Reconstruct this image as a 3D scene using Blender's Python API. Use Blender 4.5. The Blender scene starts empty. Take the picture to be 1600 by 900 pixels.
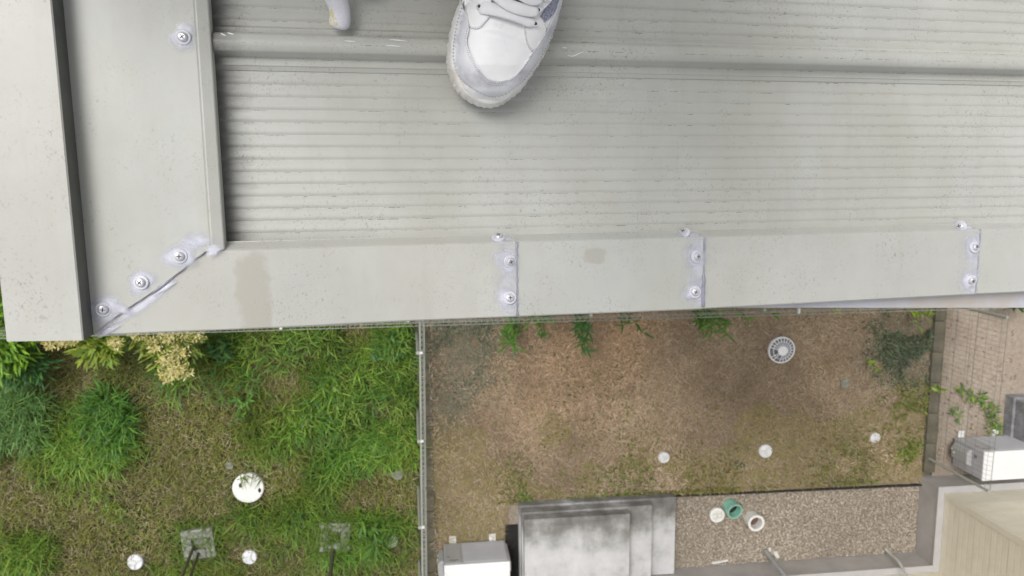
import bpy, bmesh, math, random
import numpy as np
from mathutils import Vector, Matrix
from mathutils.geometry import delaunay_2d_cdt
random.seed(7); rng = np.random.default_rng(7)
S = bpy.context.scene; C = S.collection
# ------------------------------------------------------------------ camera
CX = Vector((.9938054, -.0093767, .1107376)); CY = Vector((.0249998, .9897577, -.1405516)); CZ = Vector((-.1082855, .1424493, .9838610))
cd = bpy.data.cameras.new('camera'); cam = bpy.data.objects.new('camera', cd); C.objects.link(cam)
m = Matrix.Identity(4)
for i in range(3): m[i][0] = CX[i]; m[i][1] = CY[i]; m[i][2] = CZ[i]
m[0][3], m[1][3], m[2][3] = 0, 0, 8.8
cam.matrix_world = m
cd.sensor_width = 36; cd.lens = 36*1155/1600; cd.clip_start = .02; cd.clip_end = 1000
cd.dof.use_dof = True; cd.dof.focus_distance = .80; cd.dof.aperture_fstop = 15     # a phone lens focused on the roof
S.camera = cam
# ------------------------------------------------------------------ light: bright overcast day
wd = bpy.data.worlds.new('World'); S.world = wd; wd.use_nodes = True
nt = wd.node_tree; bg = nt.nodes['Background']
sk = nt.nodes.new('ShaderNodeTexSky'); sk.sky_type = 'NISHITA'; sk.sun_disc = False
SUN_EL, SUN_AZ = math.radians(62), math.radians(-40)      # azimuth from +Y towards +X
sk.sun_elevation = SUN_EL; sk.sun_rotation = SUN_AZ; sk.dust_density = 4; sk.air_density = 1.0; sk.ozone_density = 1
hs = nt.nodes.new('ShaderNodeHueSaturation'); hs.inputs['Saturation'].default_value = .12   # cloud cover takes the blue out
nt.links.new(sk.outputs[0], hs.inputs['Color']); nt.links.new(hs.outputs[0], bg.inputs['Color'])
bg.inputs['Strength'].default_value = .125
sl = bpy.data.lights.new('sun', 'SUN'); sl.energy = 1.25; sl.angle = math.radians(28); sl.color = (1, .97, .93)
so = bpy.data.objects.new('sun', sl); C.objects.link(so); so.location = (-3, 5, 20)
sd = Vector((math.sin(SUN_AZ)*math.cos(SUN_EL), math.cos(SUN_AZ)*math.cos(SUN_EL), math.sin(SUN_EL)))
so.rotation_euler = sd.to_track_quat('Z', 'Y').to_euler()
S.view_settings.view_transform = 'Standard'; S.view_settings.look = 'None'; S.view_settings.gamma = 1
S.view_settings.exposure = .42
# ------------------------------------------------------------------ helpers
def tag(o, label=None, cat=None, group=None, kind=None):
    if label: o['label'] = label
    if cat: o['category'] = cat
    if group: o['group'] = group
    if kind: o['kind'] = kind
    return o
def thing(name, label, cat, loc=(0, 0, 0), rot=(0, 0, 0), group=None):
    o = bpy.data.objects.new(name, None); C.objects.link(o); o.location = loc; o.rotation_euler = rot
    o.empty_display_size = .1
    return tag(o, label, cat, group)
def link(name, me, parent=None, loc=(0, 0, 0), rot=(0, 0, 0), scale=None):
    o = bpy.data.objects.new(name, me); C.objects.link(o); o.parent = parent; o.location = loc; o.rotation_euler = rot
    if scale: o.scale = scale
    return o
def mesh(name, V, F, mats, smooth=False, mi=None):
    me = bpy.data.meshes.new(name); me.from_pydata([tuple(v) for v in V], [], [tuple(f) for f in F])
    for mm in (mats if isinstance(mats, (list, tuple)) else [mats]): me.materials.append(mm)
    if smooth: me.polygons.foreach_set('use_smooth', [True]*len(me.polygons))
    if mi is not None: me.polygons.foreach_set('material_index', mi)
    me.update(); return me
def npmesh(name, V, tris, quads, mat, col=None, smooth=False):
    """fast mesh from arrays; col = colour per vertex"""
    me = bpy.data.meshes.new(name)
    V = np.asarray(V, np.float32).reshape(-1, 3); n = len(V)
    t = np.asarray(tris, np.int32).reshape(-1, 3) if tris is not None else np.zeros((0, 3), np.int32)
    q = np.asarray(quads, np.int32).reshape(-1, 4) if quads is not None else np.zeros((0, 4), np.int32)
    me.vertices.add(n); me.vertices.foreach_set('co', V.ravel())
    loops = np.concatenate([t.ravel(), q.ravel()]); me.loops.add(len(loops)); me.loops.foreach_set('vertex_index', loops)
    st = np.concatenate([np.arange(len(t))*3, len(t)*3+np.arange(len(q))*4]).astype(np.int32)
    me.polygons.add(len(st)); me.polygons.foreach_set('loop_start', st)
    if smooth: me.polygons.foreach_set('use_smooth', np.ones(len(st), bool))
    if col is not None:
        a = me.attributes.new('Col', 'FLOAT_COLOR', 'POINT'); c4 = np.ones((n, 4), np.float32); c4[:, :3] = col
        a.data.foreach_set('color', c4.ravel())
    me.materials.append(mat); me.update(calc_edges=True); me.validate(); return me
class MB:
    """collects simple shapes into one mesh"""
    def __init__(s): s.V = []; s.F = []; s.M = []
    def add(s, V, F, mi=0):
        b = len(s.V); s.V += [tuple(v) for v in V]; s.F += [tuple(i+b for i in f) for f in F]; s.M += [mi]*len(F); return s
    def box(s, x0, x1, y0, y1, z0, z1, mi=0):
        return s.add([(x0, y0, z0), (x1, y0, z0), (x1, y1, z0), (x0, y1, z0), (x0, y0, z1), (x1, y0, z1), (x1, y1, z1), (x0, y1, z1)],
                     [(3, 2, 1, 0), (4, 5, 6, 7), (0, 1, 5, 4), (1, 2, 6, 5), (2, 3, 7, 6), (3, 0, 4, 7)], mi)
    def bar(s, a, b, r, n=4, mi=0, r2=None):
        a = Vector(a); b = Vector(b); d = (b-a).normalized(); r2 = r if r2 is None else r2
        x = d.orthogonal().normalized(); y = d.cross(x); V = []
        for p, rr in ((a, r), (b, r2)):
            for k in range(n):
                t = 2*math.pi*(k+.5)/n; V.append(p+x*math.cos(t)*rr+y*math.sin(t)*rr)
        F = [(k, (k+1) % n, n+(k+1) % n, n+k) for k in range(n)]+[tuple(range(n-1, -1, -1)), tuple(range(n, 2*n))]
        return s.add(V, F, mi)
    def lathe(s, prof, n=24, c=(0, 0, 0), mi=0, cap=True):
        V = []; F = []
        for r, z in prof:
            for k in range(n):
                t = 2*math.pi*k/n; V.append((c[0]+r*math.cos(t), c[1]+r*math.sin(t), c[2]+z))
        for j in range(len(prof)-1):
            for k in range(n): F.append((j*n+k, j*n+(k+1) % n, (j+1)*n+(k+1) % n, (j+1)*n+k))
        if cap and prof[-1][0] > 1e-6: F.append(tuple((len(prof)-1)*n+k for k in range(n)))
        return s.add(V, F, mi)
    def prism(s, poly, z0, z1, mi=0):
        n = len(poly); return s.add([(x, y, z0) for x, y in poly]+[(x, y, z1) for x, y in poly],
            [tuple(range(n-1, -1, -1)), tuple(range(n, 2*n))]+[(k, (k+1) % n, n+(k+1) % n, n+k) for k in range(n)], mi)
    def build(s, name, mats, parent=None, loc=(0, 0, 0), rot=(0, 0, 0), smooth=False, bevel=0, seg=2):
        me = mesh(name, s.V, s.F, mats, smooth, s.M)
        if bevel:
            bm = bmesh.new(); bm.from_mesh(me)
            es = [e for e in bm.edges if len(e.link_faces) == 2 and e.calc_face_angle(0) > .6]
            bmesh.ops.bevel(bm, geom=es, offset=bevel, segments=seg, profile=.5, affect='EDGES', clamp_overlap=True)
            bm.normal_update(); bm.to_mesh(me); bm.free()
        return link(name, me, parent, loc, rot)
def tube(mb, pts, r, n=8, mi=0, taper=None):
    P = [Vector(p) for p in pts]; V = []; F = []; x = None
    for i, p in enumerate(P):
        d = (P[min(i+1, len(P)-1)]-P[max(i-1, 0)]).normalized()
        x = d.orthogonal().normalized() if x is None else (x-d*x.dot(d)).normalized()
        y = d.cross(x); rr = r if taper is None else taper[i]
        for k in range(n):
            t = 2*math.pi*k/n; V.append(p+x*math.cos(t)*rr+y*math.sin(t)*rr)
    for i in range(len(P)-1):
        for k in range(n): F.append((i*n+k, i*n+(k+1) % n, (i+1)*n+(k+1) % n, (i+1)*n+k))
    F += [tuple(range(n-1, -1, -1)), tuple(range((len(P)-1)*n, len(P)*n))]
    mb.add(V, F, mi)
def smooth_pts(pts, n=8):
    P = [np.array(p, float) for p in pts]; out = []
    for i in range(len(P)-1):
        p0, p1, p2, p3 = P[max(i-1, 0)], P[i], P[i+1], P[min(i+2, len(P)-1)]
        for k in range(n):
            t = k/n; out.append(.5*((2*p1)+(-p0+p2)*t+(2*p0-5*p1+4*p2-p3)*t*t+(-p0+3*p1-3*p2+p3)*t**3))
    out.append(P[-1]); return out
# ------------------------------------------------------------------ materials
def newmat(name):
    M = bpy.data.materials.new(name); M.use_nodes = True; t = M.node_tree
    return M, t, t.nodes['Principled BSDF']
def nd(t, typ, **kw):
    n = t.nodes.new('ShaderNode'+typ)
    for k, v in kw.items():
        if k in n.inputs: n.inputs[k].default_value = v
        else: setattr(n, k, v)
    return n
def noise(t, scale, detail=5, rough=.6, stretch=None, coord='Object', off=0):
    tc = nd(t, 'TexCoord'); mp = nd(t, 'Mapping'); t.links.new(tc.outputs[coord], mp.inputs[0])
    if stretch: mp.inputs['Scale'].default_value = stretch
    mp.inputs['Location'].default_value = (off, off*.7, off*.3)
    n = nd(t, 'TexNoise', Scale=scale, Detail=detail, Roughness=rough); t.links.new(mp.outputs[0], n.inputs['Vector']); return n.outputs['Fac']
def ramp(t, fac, stops):
    r = nd(t, 'ValToRGB'); e = r.color_ramp.elements
    while len(e) < len(stops): e.new(.5)
    for k, (p, c) in enumerate(stops):
        e[k].position = p; e[k].color = (*c, 1) if len(c) == 3 else c
    t.links.new(fac, r.inputs[0]); return r.outputs['Color']
def mix(t, fac, a, b, mode='MIX'):
    n = nd(t, 'Mix'); n.data_type = 'RGBA'; n.blend_type = mode
    for sock, v in ((n.inputs[0], fac), (n.inputs[6], a), (n.inputs[7], b)):
        if hasattr(v, 'links'): t.links.new(v, sock)
        else: sock.default_value = (*v, 1) if isinstance(v, tuple) and len(v) == 3 else v
    return n.outputs[2]
def mth(t, op, a, b=0., c=None):
    n = nd(t, 'Math'); n.operation = op
    for i, v in enumerate((a, b) if c is None else (a, b, c)):
        if hasattr(v, 'links'): t.links.new(v, n.inputs[i])
        else: n.inputs[i].default_value = v
    return n.outputs[0]
def bump(t, b, h, strength, dist=.002):
    n = nd(t, 'Bump', Strength=strength, Distance=dist); t.links.new(h, n.inputs['Height']); t.links.new(n.outputs[0], b.inputs['Normal'])
def pm(name, cols, scale=8, rough=.6, bs=0, bscale=40, bdist=.002, lo=.3, hi=.7, stretch=None, metal=0, spec=.5, detail=6):
    M, t, b = newmat(name)
    f = noise(t, scale, detail, .65, stretch)
    st = [(lo+(hi-lo)*i/max(1, len(cols)-1), c) for i, c in enumerate(cols)]
    t.links.new(ramp(t, f, st), b.inputs['Base Color'])
    b.inputs['Roughness'].default_value = rough; b.inputs['Metallic'].default_value = metal; b.inputs['Specular IOR Level'].default_value = spec
    if bs: bump(t, b, noise(t, bscale, 4, .6, stretch), bs, bdist)
    return M
def colmat(name, rough=.65, spec=.25, trans=0.):
    M, t, b = newmat(name); a = nd(t, 'Attribute'); a.attribute_name = 'Col'
    t.links.new(a.outputs['Color'], b.inputs['Base Color']); b.inputs['Roughness'].default_value = rough; b.inputs['Specular IOR Level'].default_value = spec
    if trans:
        tr = nd(t, 'BsdfTranslucent'); t.links.new(a.outputs['Color'], tr.inputs['Color']); mx = nd(t, 'MixShader'); mx.inputs[0].default_value = trans
        out = t.nodes['Material Output']; t.links.new(b.outputs[0], mx.inputs[1]); t.links.new(tr.outputs[0], mx.inputs[2]); t.links.new(mx.outputs[0], out.inputs[0])
    return M
def sheet_metal(name, base, dirt, flute=False, seed=0, stains=()):
    """painted steel: faint blotches, fine dark specks, dull gloss; on the pans dirt lines beside each flute"""
    M, t, b = newmat(name)
    col = ramp(t, noise(t, 5, 5, .6, off=seed), [(.3, tuple(c*.9 for c in base)), (.55, base), (.75, tuple(min(1, c*1.05) for c in base))])
    zone = ramp(t, noise(t, 17, 4, .65, off=seed+3), [(.42, (0, 0, 0)), (.66, (.75, .75, .75))])
    for sc_, th, am in ((270, .615, .85), (560, .60, .9)):
        sp = ramp(t, noise(t, sc_, 3, .55, (1, .7, 1), off=seed+sc_), [(th, (0, 0, 0)), (th+.07, (am,)*3)])
        col = mix(t, mix(t, 1., sp, zone, 'MULTIPLY'), col, dirt)
    mot = ramp(t, noise(t, 34, 6, .7, off=seed+6), [(.42, (0, 0, 0)), (.72, (.30, .30, .30))]); col = mix(t, mot, col, (.40, .395, .36))
    wash = ramp(t, noise(t, 4, 5, .65, (1.6, .8, 1), off=seed+9), [(.44, (0, 0, 0)), (.72, (.45, .45, .45))]); col = mix(t, wash, col, (.38, .365, .30))
    run = ramp(t, noise(t, 1, 4, .6, (46, 5, 1), off=seed+2), [(.55, (0, 0, 0)), (.75, (.22, .22, .22))]); col = mix(t, run, col, (.36, .35, .31))
    for (su, sv, ru, rv, am) in stains:
        tc = nd(t, 'TexCoord'); sx = nd(t, 'SeparateXYZ'); t.links.new(tc.outputs['Object'], sx.inputs[0])
        a_ = mth(t, 'DIVIDE', mth(t, 'SUBTRACT', sx.outputs[0], su), ru); a_ = mth(t, 'MULTIPLY', a_, a_); b_ = mth(t, 'DIVIDE', mth(t, 'SUBTRACT', sx.outputs[1], sv), rv); b_ = mth(t, 'MULTIPLY', b_, b_)
        d_ = mth(t, 'ADD', mth(t, 'ADD', mth(t, 'MULTIPLY', a_, a_), mth(t, 'MULTIPLY', b_, b_)), mth(t, 'MULTIPLY', noise(t, 40, 4, .6), 1.2))
        col = mix(t, ramp(t, d_, [(.75, (am,)*3), (1.0, (0, 0, 0))]), col, (.36, .34, .29))
    if flute:
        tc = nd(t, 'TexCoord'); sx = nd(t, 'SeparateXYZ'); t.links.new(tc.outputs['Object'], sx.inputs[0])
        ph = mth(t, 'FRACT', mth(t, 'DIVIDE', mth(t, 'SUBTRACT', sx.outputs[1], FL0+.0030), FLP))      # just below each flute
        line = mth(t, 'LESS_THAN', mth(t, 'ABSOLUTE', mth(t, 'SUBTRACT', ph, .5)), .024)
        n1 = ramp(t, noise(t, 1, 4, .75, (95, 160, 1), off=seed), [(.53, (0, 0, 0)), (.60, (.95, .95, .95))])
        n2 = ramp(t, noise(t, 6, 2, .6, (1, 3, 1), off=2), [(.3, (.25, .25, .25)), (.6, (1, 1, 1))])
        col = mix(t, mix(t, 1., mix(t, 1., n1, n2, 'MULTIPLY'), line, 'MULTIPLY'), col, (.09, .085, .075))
        st = ramp(t, noise(t, 1, 5, .65, (6, 160, 1), off=4), [(.5, (0, 0, 0)), (.85, (.18, .18, .18))]); col = mix(t, st, col, (.27, .26, .23))
        # grime plus painted overhang shade at the sheet's head, by the barge flashing
        gr = mth(t, 'SUBTRACT', mth(t, 'ADD', noise(t, 1, 4, .6, (20, 90, 1)), .38), mth(t, 'DIVIDE', sx.outputs[0], .042))
        gr = mth(t, 'MAXIMUM', mth(t, 'MINIMUM', gr, .8), 0.); col = mix(t, gr, col, (.10, .10, .095))
    t.links.new(col, b.inputs['Base Color']); b.inputs['Roughness'].default_value = .40; b.inputs['Specular IOR Level'].default_value = .45
    bump(t, b, noise(t, 300, 2, .5), .06, .0006)
    return M
FLP, FL0 = .01262, .0177          # flute pitch and the first flute, measured up from the verge
ROOFC = (.48, .485, .45)
M_pan = sheet_metal('roof_paint', ROOFC, (.16, .155, .14), True)
M_cap = sheet_metal('capping_paint', (.475, .482, .452), (.2, .195, .18), False, 5, [(.3988, -.0182, .018, .012, .6)])
M_cap2 = sheet_metal('capping_paint_warm', (.485, .484, .45), (.22, .2, .17), False, 11, [(.030, -.045, .024, .055, .7)])
M_up = pm('upstand_painted_shade', [(.075, .08, .07), (.10, .105, .095), (.13, .135, .12)], 20, .6, stretch=(1, 1, 1), bs=.1, bscale=120)  # upstand faces away from the light; its shade is in this dark colour
M_drip = pm('drip_zinc', [(.42, .42, .46), (.5, .5, .55), (.47, .42, .36)], 7, .4)
M_screw = pm('screw_zinc', [(.55, .55, .58), (.75, .75, .78)], 120, .3, metal=.55)
M_washer = pm('washer_grey', [(.50, .50, .55), (.66, .66, .72)], 150, .35)
M_hole = pm('screw_recess', [(.03, .03, .03), (.05, .05, .05)], 50, .7)
M_stucco = pm('wall_stucco', [(.42, .40, .36), (.5, .48, .43)], 6, .8, .4, 90, .004)
def sealant_mat():
    M, t, b = newmat('clear_sealant'); b.inputs['Roughness'].default_value = .28
    col = ramp(t, noise(t, 60, 4, .6), [(.35, (.57, .58, .66)), (.6, (.72, .73, .82))]); t.links.new(col, b.inputs['Base Color'])
    a = nd(t, 'Attribute'); a.attribute_name = 'Col'
    al = mth(t, 'MULTIPLY', a.outputs['Fac'], mth(t, 'ADD', noise(t, 70, 4, .6), .35)); al = mth(t, 'MINIMUM', al, .8)
    t.links.new(al, b.inputs['Alpha']); bump(t, b, noise(t, 120, 3, .5), .08, .001); return M
M_seal = sealant_mat()
M_ground = pm('earth', [(.09, .07, .045), (.16, .13, .085), (.22, .18, .13)], 3, .95, .6, 25, .02)
def yard_mat(name, stops, dark, s1=1.3, s2=28):
    M, t, b = newmat(name)
    col = ramp(t, noise(t, s1, 6, .65), stops)
    f = ramp(t, noise(t, s2, 6, .8), [(.36, (0, 0, 0)), (.62, (1, 1, 1))]); col = mix(t, mth(t, 'MULTIPLY', mth(t, 'SUBTRACT', 1., f), .7), col, dark)
    t.links.new(col, b.inputs['Base Color']); b.inputs['Roughness'].default_value = .95; b.inputs['Specular IOR Level'].default_value = .1
    bump(t, b, noise(t, 35, 6, .75), .9, .03); return M
M_lawn = yard_mat('lawn_soil', [(.3, (.045, .07, .018)), (.45, (.085, .095, .03)), (.58, (.16, .14, .065)), (.72, (.26, .21, .14))], (.035, .04, .015))
M_mulch = yard_mat('dry_mulch', [(.3, (.20, .155, .09)), (.45, (.32, .235, .145)), (.6, (.40, .30, .20)), (.75, (.34, .30, .15))], (.14, .105, .07), .9)
M_gravbed = yard_mat('gravel_bed', [(.3, (.32, .27, .21)), (.7, (.45, .39, .32))], (.17, .14, .11), 2)
M_sand = yard_mat('pale_sand', [(.3, (.40, .33, .26)), (.55, (.50, .425, .35)), (.75, (.55, .48, .40))], (.32, .255, .2), 1.6, 16)
M_grass = colmat('grass_blades', .55, .3, .2); M_straw = colmat('dry_straw', .8, .15); M_leaf = colmat('leaf_green', .5, .35, .15); M_stone = colmat('pebbles', .75, .3)
M_conc = pm('kerb_concrete', [(.07, .068, .048), (.115, .105, .075), (.17, .15, .11)], 5, .9, .5, 60, .004)
M_wire = pm('galvanised_wire', [(.31, .32, .28), (.39, .40, .36)], 30, .5, metal=.1)
M_clip = pm('clip_white', [(.58, .58, .56), (.68, .68, .66)], 30, .5)
def step_mat():
    M, t, b = newmat('stained_concrete')
    n1 = noise(t, 2.6, 7, .62); n2 = noise(t, 1, 5, .6, (14, 3, 3), off=3)
    tc = nd(t, 'TexCoord'); sx = nd(t, 'SeparateXYZ'); t.links.new(tc.outputs['Object'], sx.inputs[0])
    damp = mth(t, 'MULTIPLY_ADD', sx.outputs[1], .75, .42)           # damp-stained towards the open end (local y 0), cleaner by the door
    f = mth(t, 'SUBTRACT', mth(t, 'MULTIPLY_ADD', n1, .95, .02), mth(t, 'MULTIPLY', mth(t, 'MAXIMUM', damp, 0.), .75))
    f = mth(t, 'ADD', f, mth(t, 'MULTIPLY', n2, .14))
    col = ramp(t, f, [(.10, (.10, .098, .09)), (.28, (.20, .195, .185)), (.40, (.33, .33, .325)), (.54, (.47, .47, .475)), (.72, (.56, .56, .575))])
    t.links.new(col, b.inputs['Base Color']); b.inputs['Roughness'].default_value = .85; bump(t, b, noise(t, 70, 5, .6), .35, .004); return M
M_step = step_mat()
M_found = pm('foundation_render', [(.32, .30, .28), (.385, .36, .34), (.43, .405, .38)], 2.5, .85, .2, 80, .003)
M_found_top = pm('foundation_flashing', [(.40, .39, .385), (.46, .45, .445)], 6, .5)
M_siding = pm('beige_siding', [(.60, .55, .44), (.66, .61, .49), (.70, .65, .53)], 3, .6, .15, 30, .002)
M_trim = pm('siding_trim', [(.60, .55, .44), (.66, .61, .50)], 4, .6)
M_tile = pm('dark_roofing', [(.06, .06, .065), (.1, .1, .1)], 10, .7)
M_acw = pm('ac_white', [(.72, .72, .72), (.78, .78, .78)], 4, .4)
M_acg = pm('ac_front', [(.40, .395, .415), (.46, .455, .475)], 4, .5)
M_acd = pm('ac_dark_marks', [(.12, .12, .125), (.2, .2, .2)], 20, .7)  # dark colour of the badge marks and side handle
M_acp = pm('ac_service_panel', [(.36, .36, .355), (.42, .42, .415)], 4, .5)
M_pvcw = pm('pvc_white', [(.66, .65, .62), (.8, .79, .77)], 22, .4)
M_pvcs = pm('pvc_stained', [(.4, .41, .42), (.66, .64, .58), (.78, .77, .75)], 24, .5)
M_pvcg = pm('pvc_green', [(.20, .42, .32), (.26, .50, .40)], 10, .4)
M_pvcgrey = pm('pvc_grey', [(.27, .27, .27), (.36, .36, .36)], 10, .45)
M_soilpipe = pm('pipe_bottom', [(.10, .055, .04), (.17, .11, .08)], 60, .9)
M_black = pm('black_edging', [(.012, .012, .012), (.03, .03, .028)], 12, .8)
M_cap_l = pm('plastic_cap', [(.56, .57, .59), (.66, .66, .68), (.72, .72, .73)], 12, .5)
M_grate = pm('grating_plastic', [(.68, .69, .72), (.78, .79, .82)], 30, .45)
M_block = pm('weathered_block', [(.12, .125, .085), (.22, .225, .19), (.36, .36, .35)], 13, .9, .5, 60, .004)
M_rod = pm('dark_rod', [(.05, .048, .03), (.09, .085, .05)], 30, .6)
M_shoe = pm('white_leather', [(.66, .65, .65), (.86, .86, .87), (.9, .9, .9)], 24, .45, .3, 260, .0008, lo=.22, hi=.5)
M_shoe2 = pm('grey_scuffed_leather', [(.50, .50, .53), (.73, .74, .78), (.82, .82, .85)], 30, .5, .4, 150, .001, stretch=(1, 1.4, 1))
M_sole = pm('sole_rubber', [(.55, .52, .47), (.74, .73, .70), (.82, .82, .80)], 26, .5, .2, 90, .001)
M_lace = pm('lace_cotton', [(.74, .74, .77), (.86, .86, .87)], 30, .8, .5, 900, .0004)
M_stitch = pm('stitch_dark', [(.30, .30, .31), (.45, .45, .45)], 60, .8)
M_tongue = pm('tongue_grey', [(.25, .25, .32), (.36, .35, .42)], 40, .8, .3, 500, .0004)
def knit_mat(name, a, c, scale, rough=.85):
    M, t, b = newmat(name); tc = nd(t, 'TexCoord'); w = nd(t, 'TexVoronoi', Scale=scale); t.links.new(tc.outputs['Object'], w.inputs['Vector'])
    t.links.new(ramp(t, w.outputs['Distance'], [(.25, a), (.5, c)]), b.inputs['Base Color']); b.inputs['Roughness'].default_value = rough
    bump(t, b, w.outputs['Distance'], .5, .0006); return M
M_knit = knit_mat('blue_grey_knit', (.10, .11, .19), (.34, .35, .44), 700)
M_glove = knit_mat('glove_cotton', (.80, .80, .83), (.70, .70, .75), 900)
M_grip = pm('grip_yellow', [(.62, .52, .22), (.76, .70, .42)], 300, .6)
M_trouser = pm('work_trousers', [(.05, .055, .07), (.08, .085, .1)], 30, .9)
M_jacket = pm('work_jacket', [(.16, .17, .19), (.22, .23, .25)], 30, .9)
M_skin = pm('skin', [(.48, .30, .21), (.56, .36, .26)], 40, .5)
M_hair = pm('hair', [(.012, .01, .01), (.03, .025, .02)], 90, .5)
# ------------------------------------------------------------------ ground sheets
def sheet(name, x0, x1, y0, y1, z, mat, nx=1, ny=1, amp=0):
    xs = np.linspace(x0, x1, nx+1); ys = np.linspace(y0, y1, ny+1); V = []; F = []
    for j, y in enumerate(ys):
        for i, x in enumerate(xs):
            e = amp*(math.sin(x*2.1+y*1.3)+math.sin(x*3.7-y*2.9+1)+math.sin(x*7.1+y*6.3)*.5)*.4 if 0 < i < nx and 0 < j < ny else 0
            V.append((x, y, z+e))
    for j in range(ny):
        for i in range(nx): a = j*(nx+1)+i; F.append((a, a+1, a+nx+2, a+nx+1))
    return tag(link(name, mesh(name, V, F, mat, True)), kind='structure')
GX = [-250, -7, 20, 250]; GY = [-250, -12, 10, 250]
sheet('ground', -250, 250, -250, 250, -.03, M_ground)
sheet('lawn', -7.0, -.22, -9, 1.0, 0, M_lawn, 60, 80, .03)
sheet('dry_bed', -.028, 6.46, -4.05, 1.0, 0, M_mulch, 60, 60, .02)
sheet('gravel_base', .9, 6.47, -5.06, -4.05, -.008, M_gravbed)
sheet('soil_strip', 0, .9, -5.06, -4.05, -.002, M_mulch)
sheet('painted_gap_shade', .85, 1.04, -5.05, -4.30, .006, pm('painted_gap_shade', [(.006, .006, .006), (.02, .018, .015)], 12, .9))  # near-black sheet standing for the shade between AC unit and steps
sheet('sand_yard', 6.62, 14, -3.97, 1.0, 0, M_sand, 40, 30, .015)
# ------------------------------------------------------------------ the house roof (local frame: x down the slope, y up in the picture, z off the sheet)
RO = Vector((-.2136, -.0659, 8.0039)); RR = (0, .09252, 0)
house = thing('house', 'grey beige ribbed metal roof of the house stood on, edged with screwed cappings', 'house', RO, RR)
ULEN = 4.2
def profile_sheet(name, prof, u0, u1, mat, parent, smooth=False, nu=24):
    us = np.concatenate([np.linspace(u0, u0+1.1, nu), [u1]]); V = []; F = []; n = len(prof)
    for uu in us:
        for vv, ww in prof: V.append((uu, vv, ww))
    for i in range(len(us)-1):
        for k in range(n-1): F.append((i*n+k, (i+1)*n+k, (i+1)*n+k+1, i*n+k+1))
    return link(name, mesh(name, V, F, mat, smooth), parent)
def pan_profile(v0, v1, fl):
    P = [(v0, 0)]   # broad low swell with a sharp lower edge, one per flute
    for f in fl: P += [(f-.0026, 0), (f-.0012, .00055), (f+.0004, .0008), (f+.0020, .0007), (f+.0042, .00045), (f+.0066, .0002)]
    return P+[(v1, 0)]
# sheet by the verge: pan then a flat shoulder, then the rib on the joint
fl = [FL0+FLP*k for k in range(13)]
p1 = [(-.020, .004)] + pan_profile(-.004, .1795, fl) + [(.1800, .0015), (.1838, .003), (.1848, .0042), (.1945, .0042)]
profile_sheet('roof_sheet', p1, -.03, ULEN, M_pan, house)
RIB = .6
def rib_profile(v): return [(v, .0044), (v+.0015, .0056), (v+.0035, .019), (v+.0055, .0215), (v+.012, .0228), (v+.0185, .0215), (v+.0215, .019), (v+.024, .0062), (v+.0275, .0050)]
for k in range(4): profile_sheet('roof_rib', rib_profile(.1918+k*.2175), -.03, ULEN, M_pan, house, True)
for k in range(1, 5):
    v0 = .1918+.0265+(k-1)*.2175; f2 = [v0+.0095+FLP*j for j in range(13)]
    profile_sheet('roof_sheet', [(v0-.001, .0042), (v0+.003, .0042), (v0+.0036, .003), (v0+.0056, .0)]+pan_profile(v0+.006, v0+.177, [FL0+FLP*round((f-FL0)/FLP) for f in f2])+[(v0+.178, .0015), (v0+.182, .003), (v0+.183, .0042), (v0+.1945, .0042)], -.03, ULEN, M_pan, house)
# barge capping on the left: raised outer cap, shade-painted upstand, flat, creased lip
def extr(name, prof, va, vb, mats, parent, mi=None, vfun=None, endcap=True):
    """section prof (u,w) run along v from va to vb; vfun(u) shifts the lower end (mitre)"""
    V = []; n = len(prof); nv = 14
    for j in range(nv+1):
        for (uu, ww) in prof:
            a = va if vfun is None else vfun(uu)
            V.append((uu, a+(vb-a)*j/nv, ww))
    F = []; M = []
    for j in range(nv):
        for k in range(n-1):
            F.append((j*n+k, j*n+k+1, (j+1)*n+k+1, (j+1)*n+k)); M.append(mi[k] if mi else 0)
    if endcap: F.append(tuple(range(n-1, -1, -1))); M.append(0)
    return link(name, mesh(name, V, F, mats, False, M), parent)
outer = extr('barge_cap', [(-.1868, -.06), (-.1868, .0565), (-.1853, .058), (-.1225, .058), (-.1213, .0566), (-.1213, .0285)], -.078, 1.3, [M_cap2, M_up], house, [0, 0, 0, 0, 1], vfun=lambda u: -.078-.0012*math.sin(u*40))
def mitre(u):
    if u <= -.0128: return -.0802+(.0793)*((u+.124)/.1112)+.0012*math.sin((u+.124)*70)
    return -.0009+.0015*(u+.0128)/.0128
us = [-.1212, -.108, -.095, -.082, -.07, -.058, -.046, -.034, -.0225, -.0128, -.0085]
bprof = [(u_, .030+.0006*math.sin(u_*55)) for u_ in us]+[(-.0070, .0293), (-.0055, .0297), (.0040, .0275), (.0050, .0265), (.0050, .0125)]
barge = extr('barge_capping', [(-.1213, .0300)]+bprof[1:], 0, 1.3, [M_cap], house, vfun=mitre, endcap=False)
mb = MB()
for i in range(len(bprof)-1):                                   # turned-down mitre edge closing onto the verge
    (a, wa), (b, wb) = bprof[i], bprof[i+1]
    mb.add([(a, mitre(a), wa), (b, mitre(b), wb), (b, mitre(b)+.001, .021), (a, mitre(a)+.001, .021)], [(0, 3, 2, 1)])
mb.build('mitre_edge', M_cap, barge)
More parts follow.
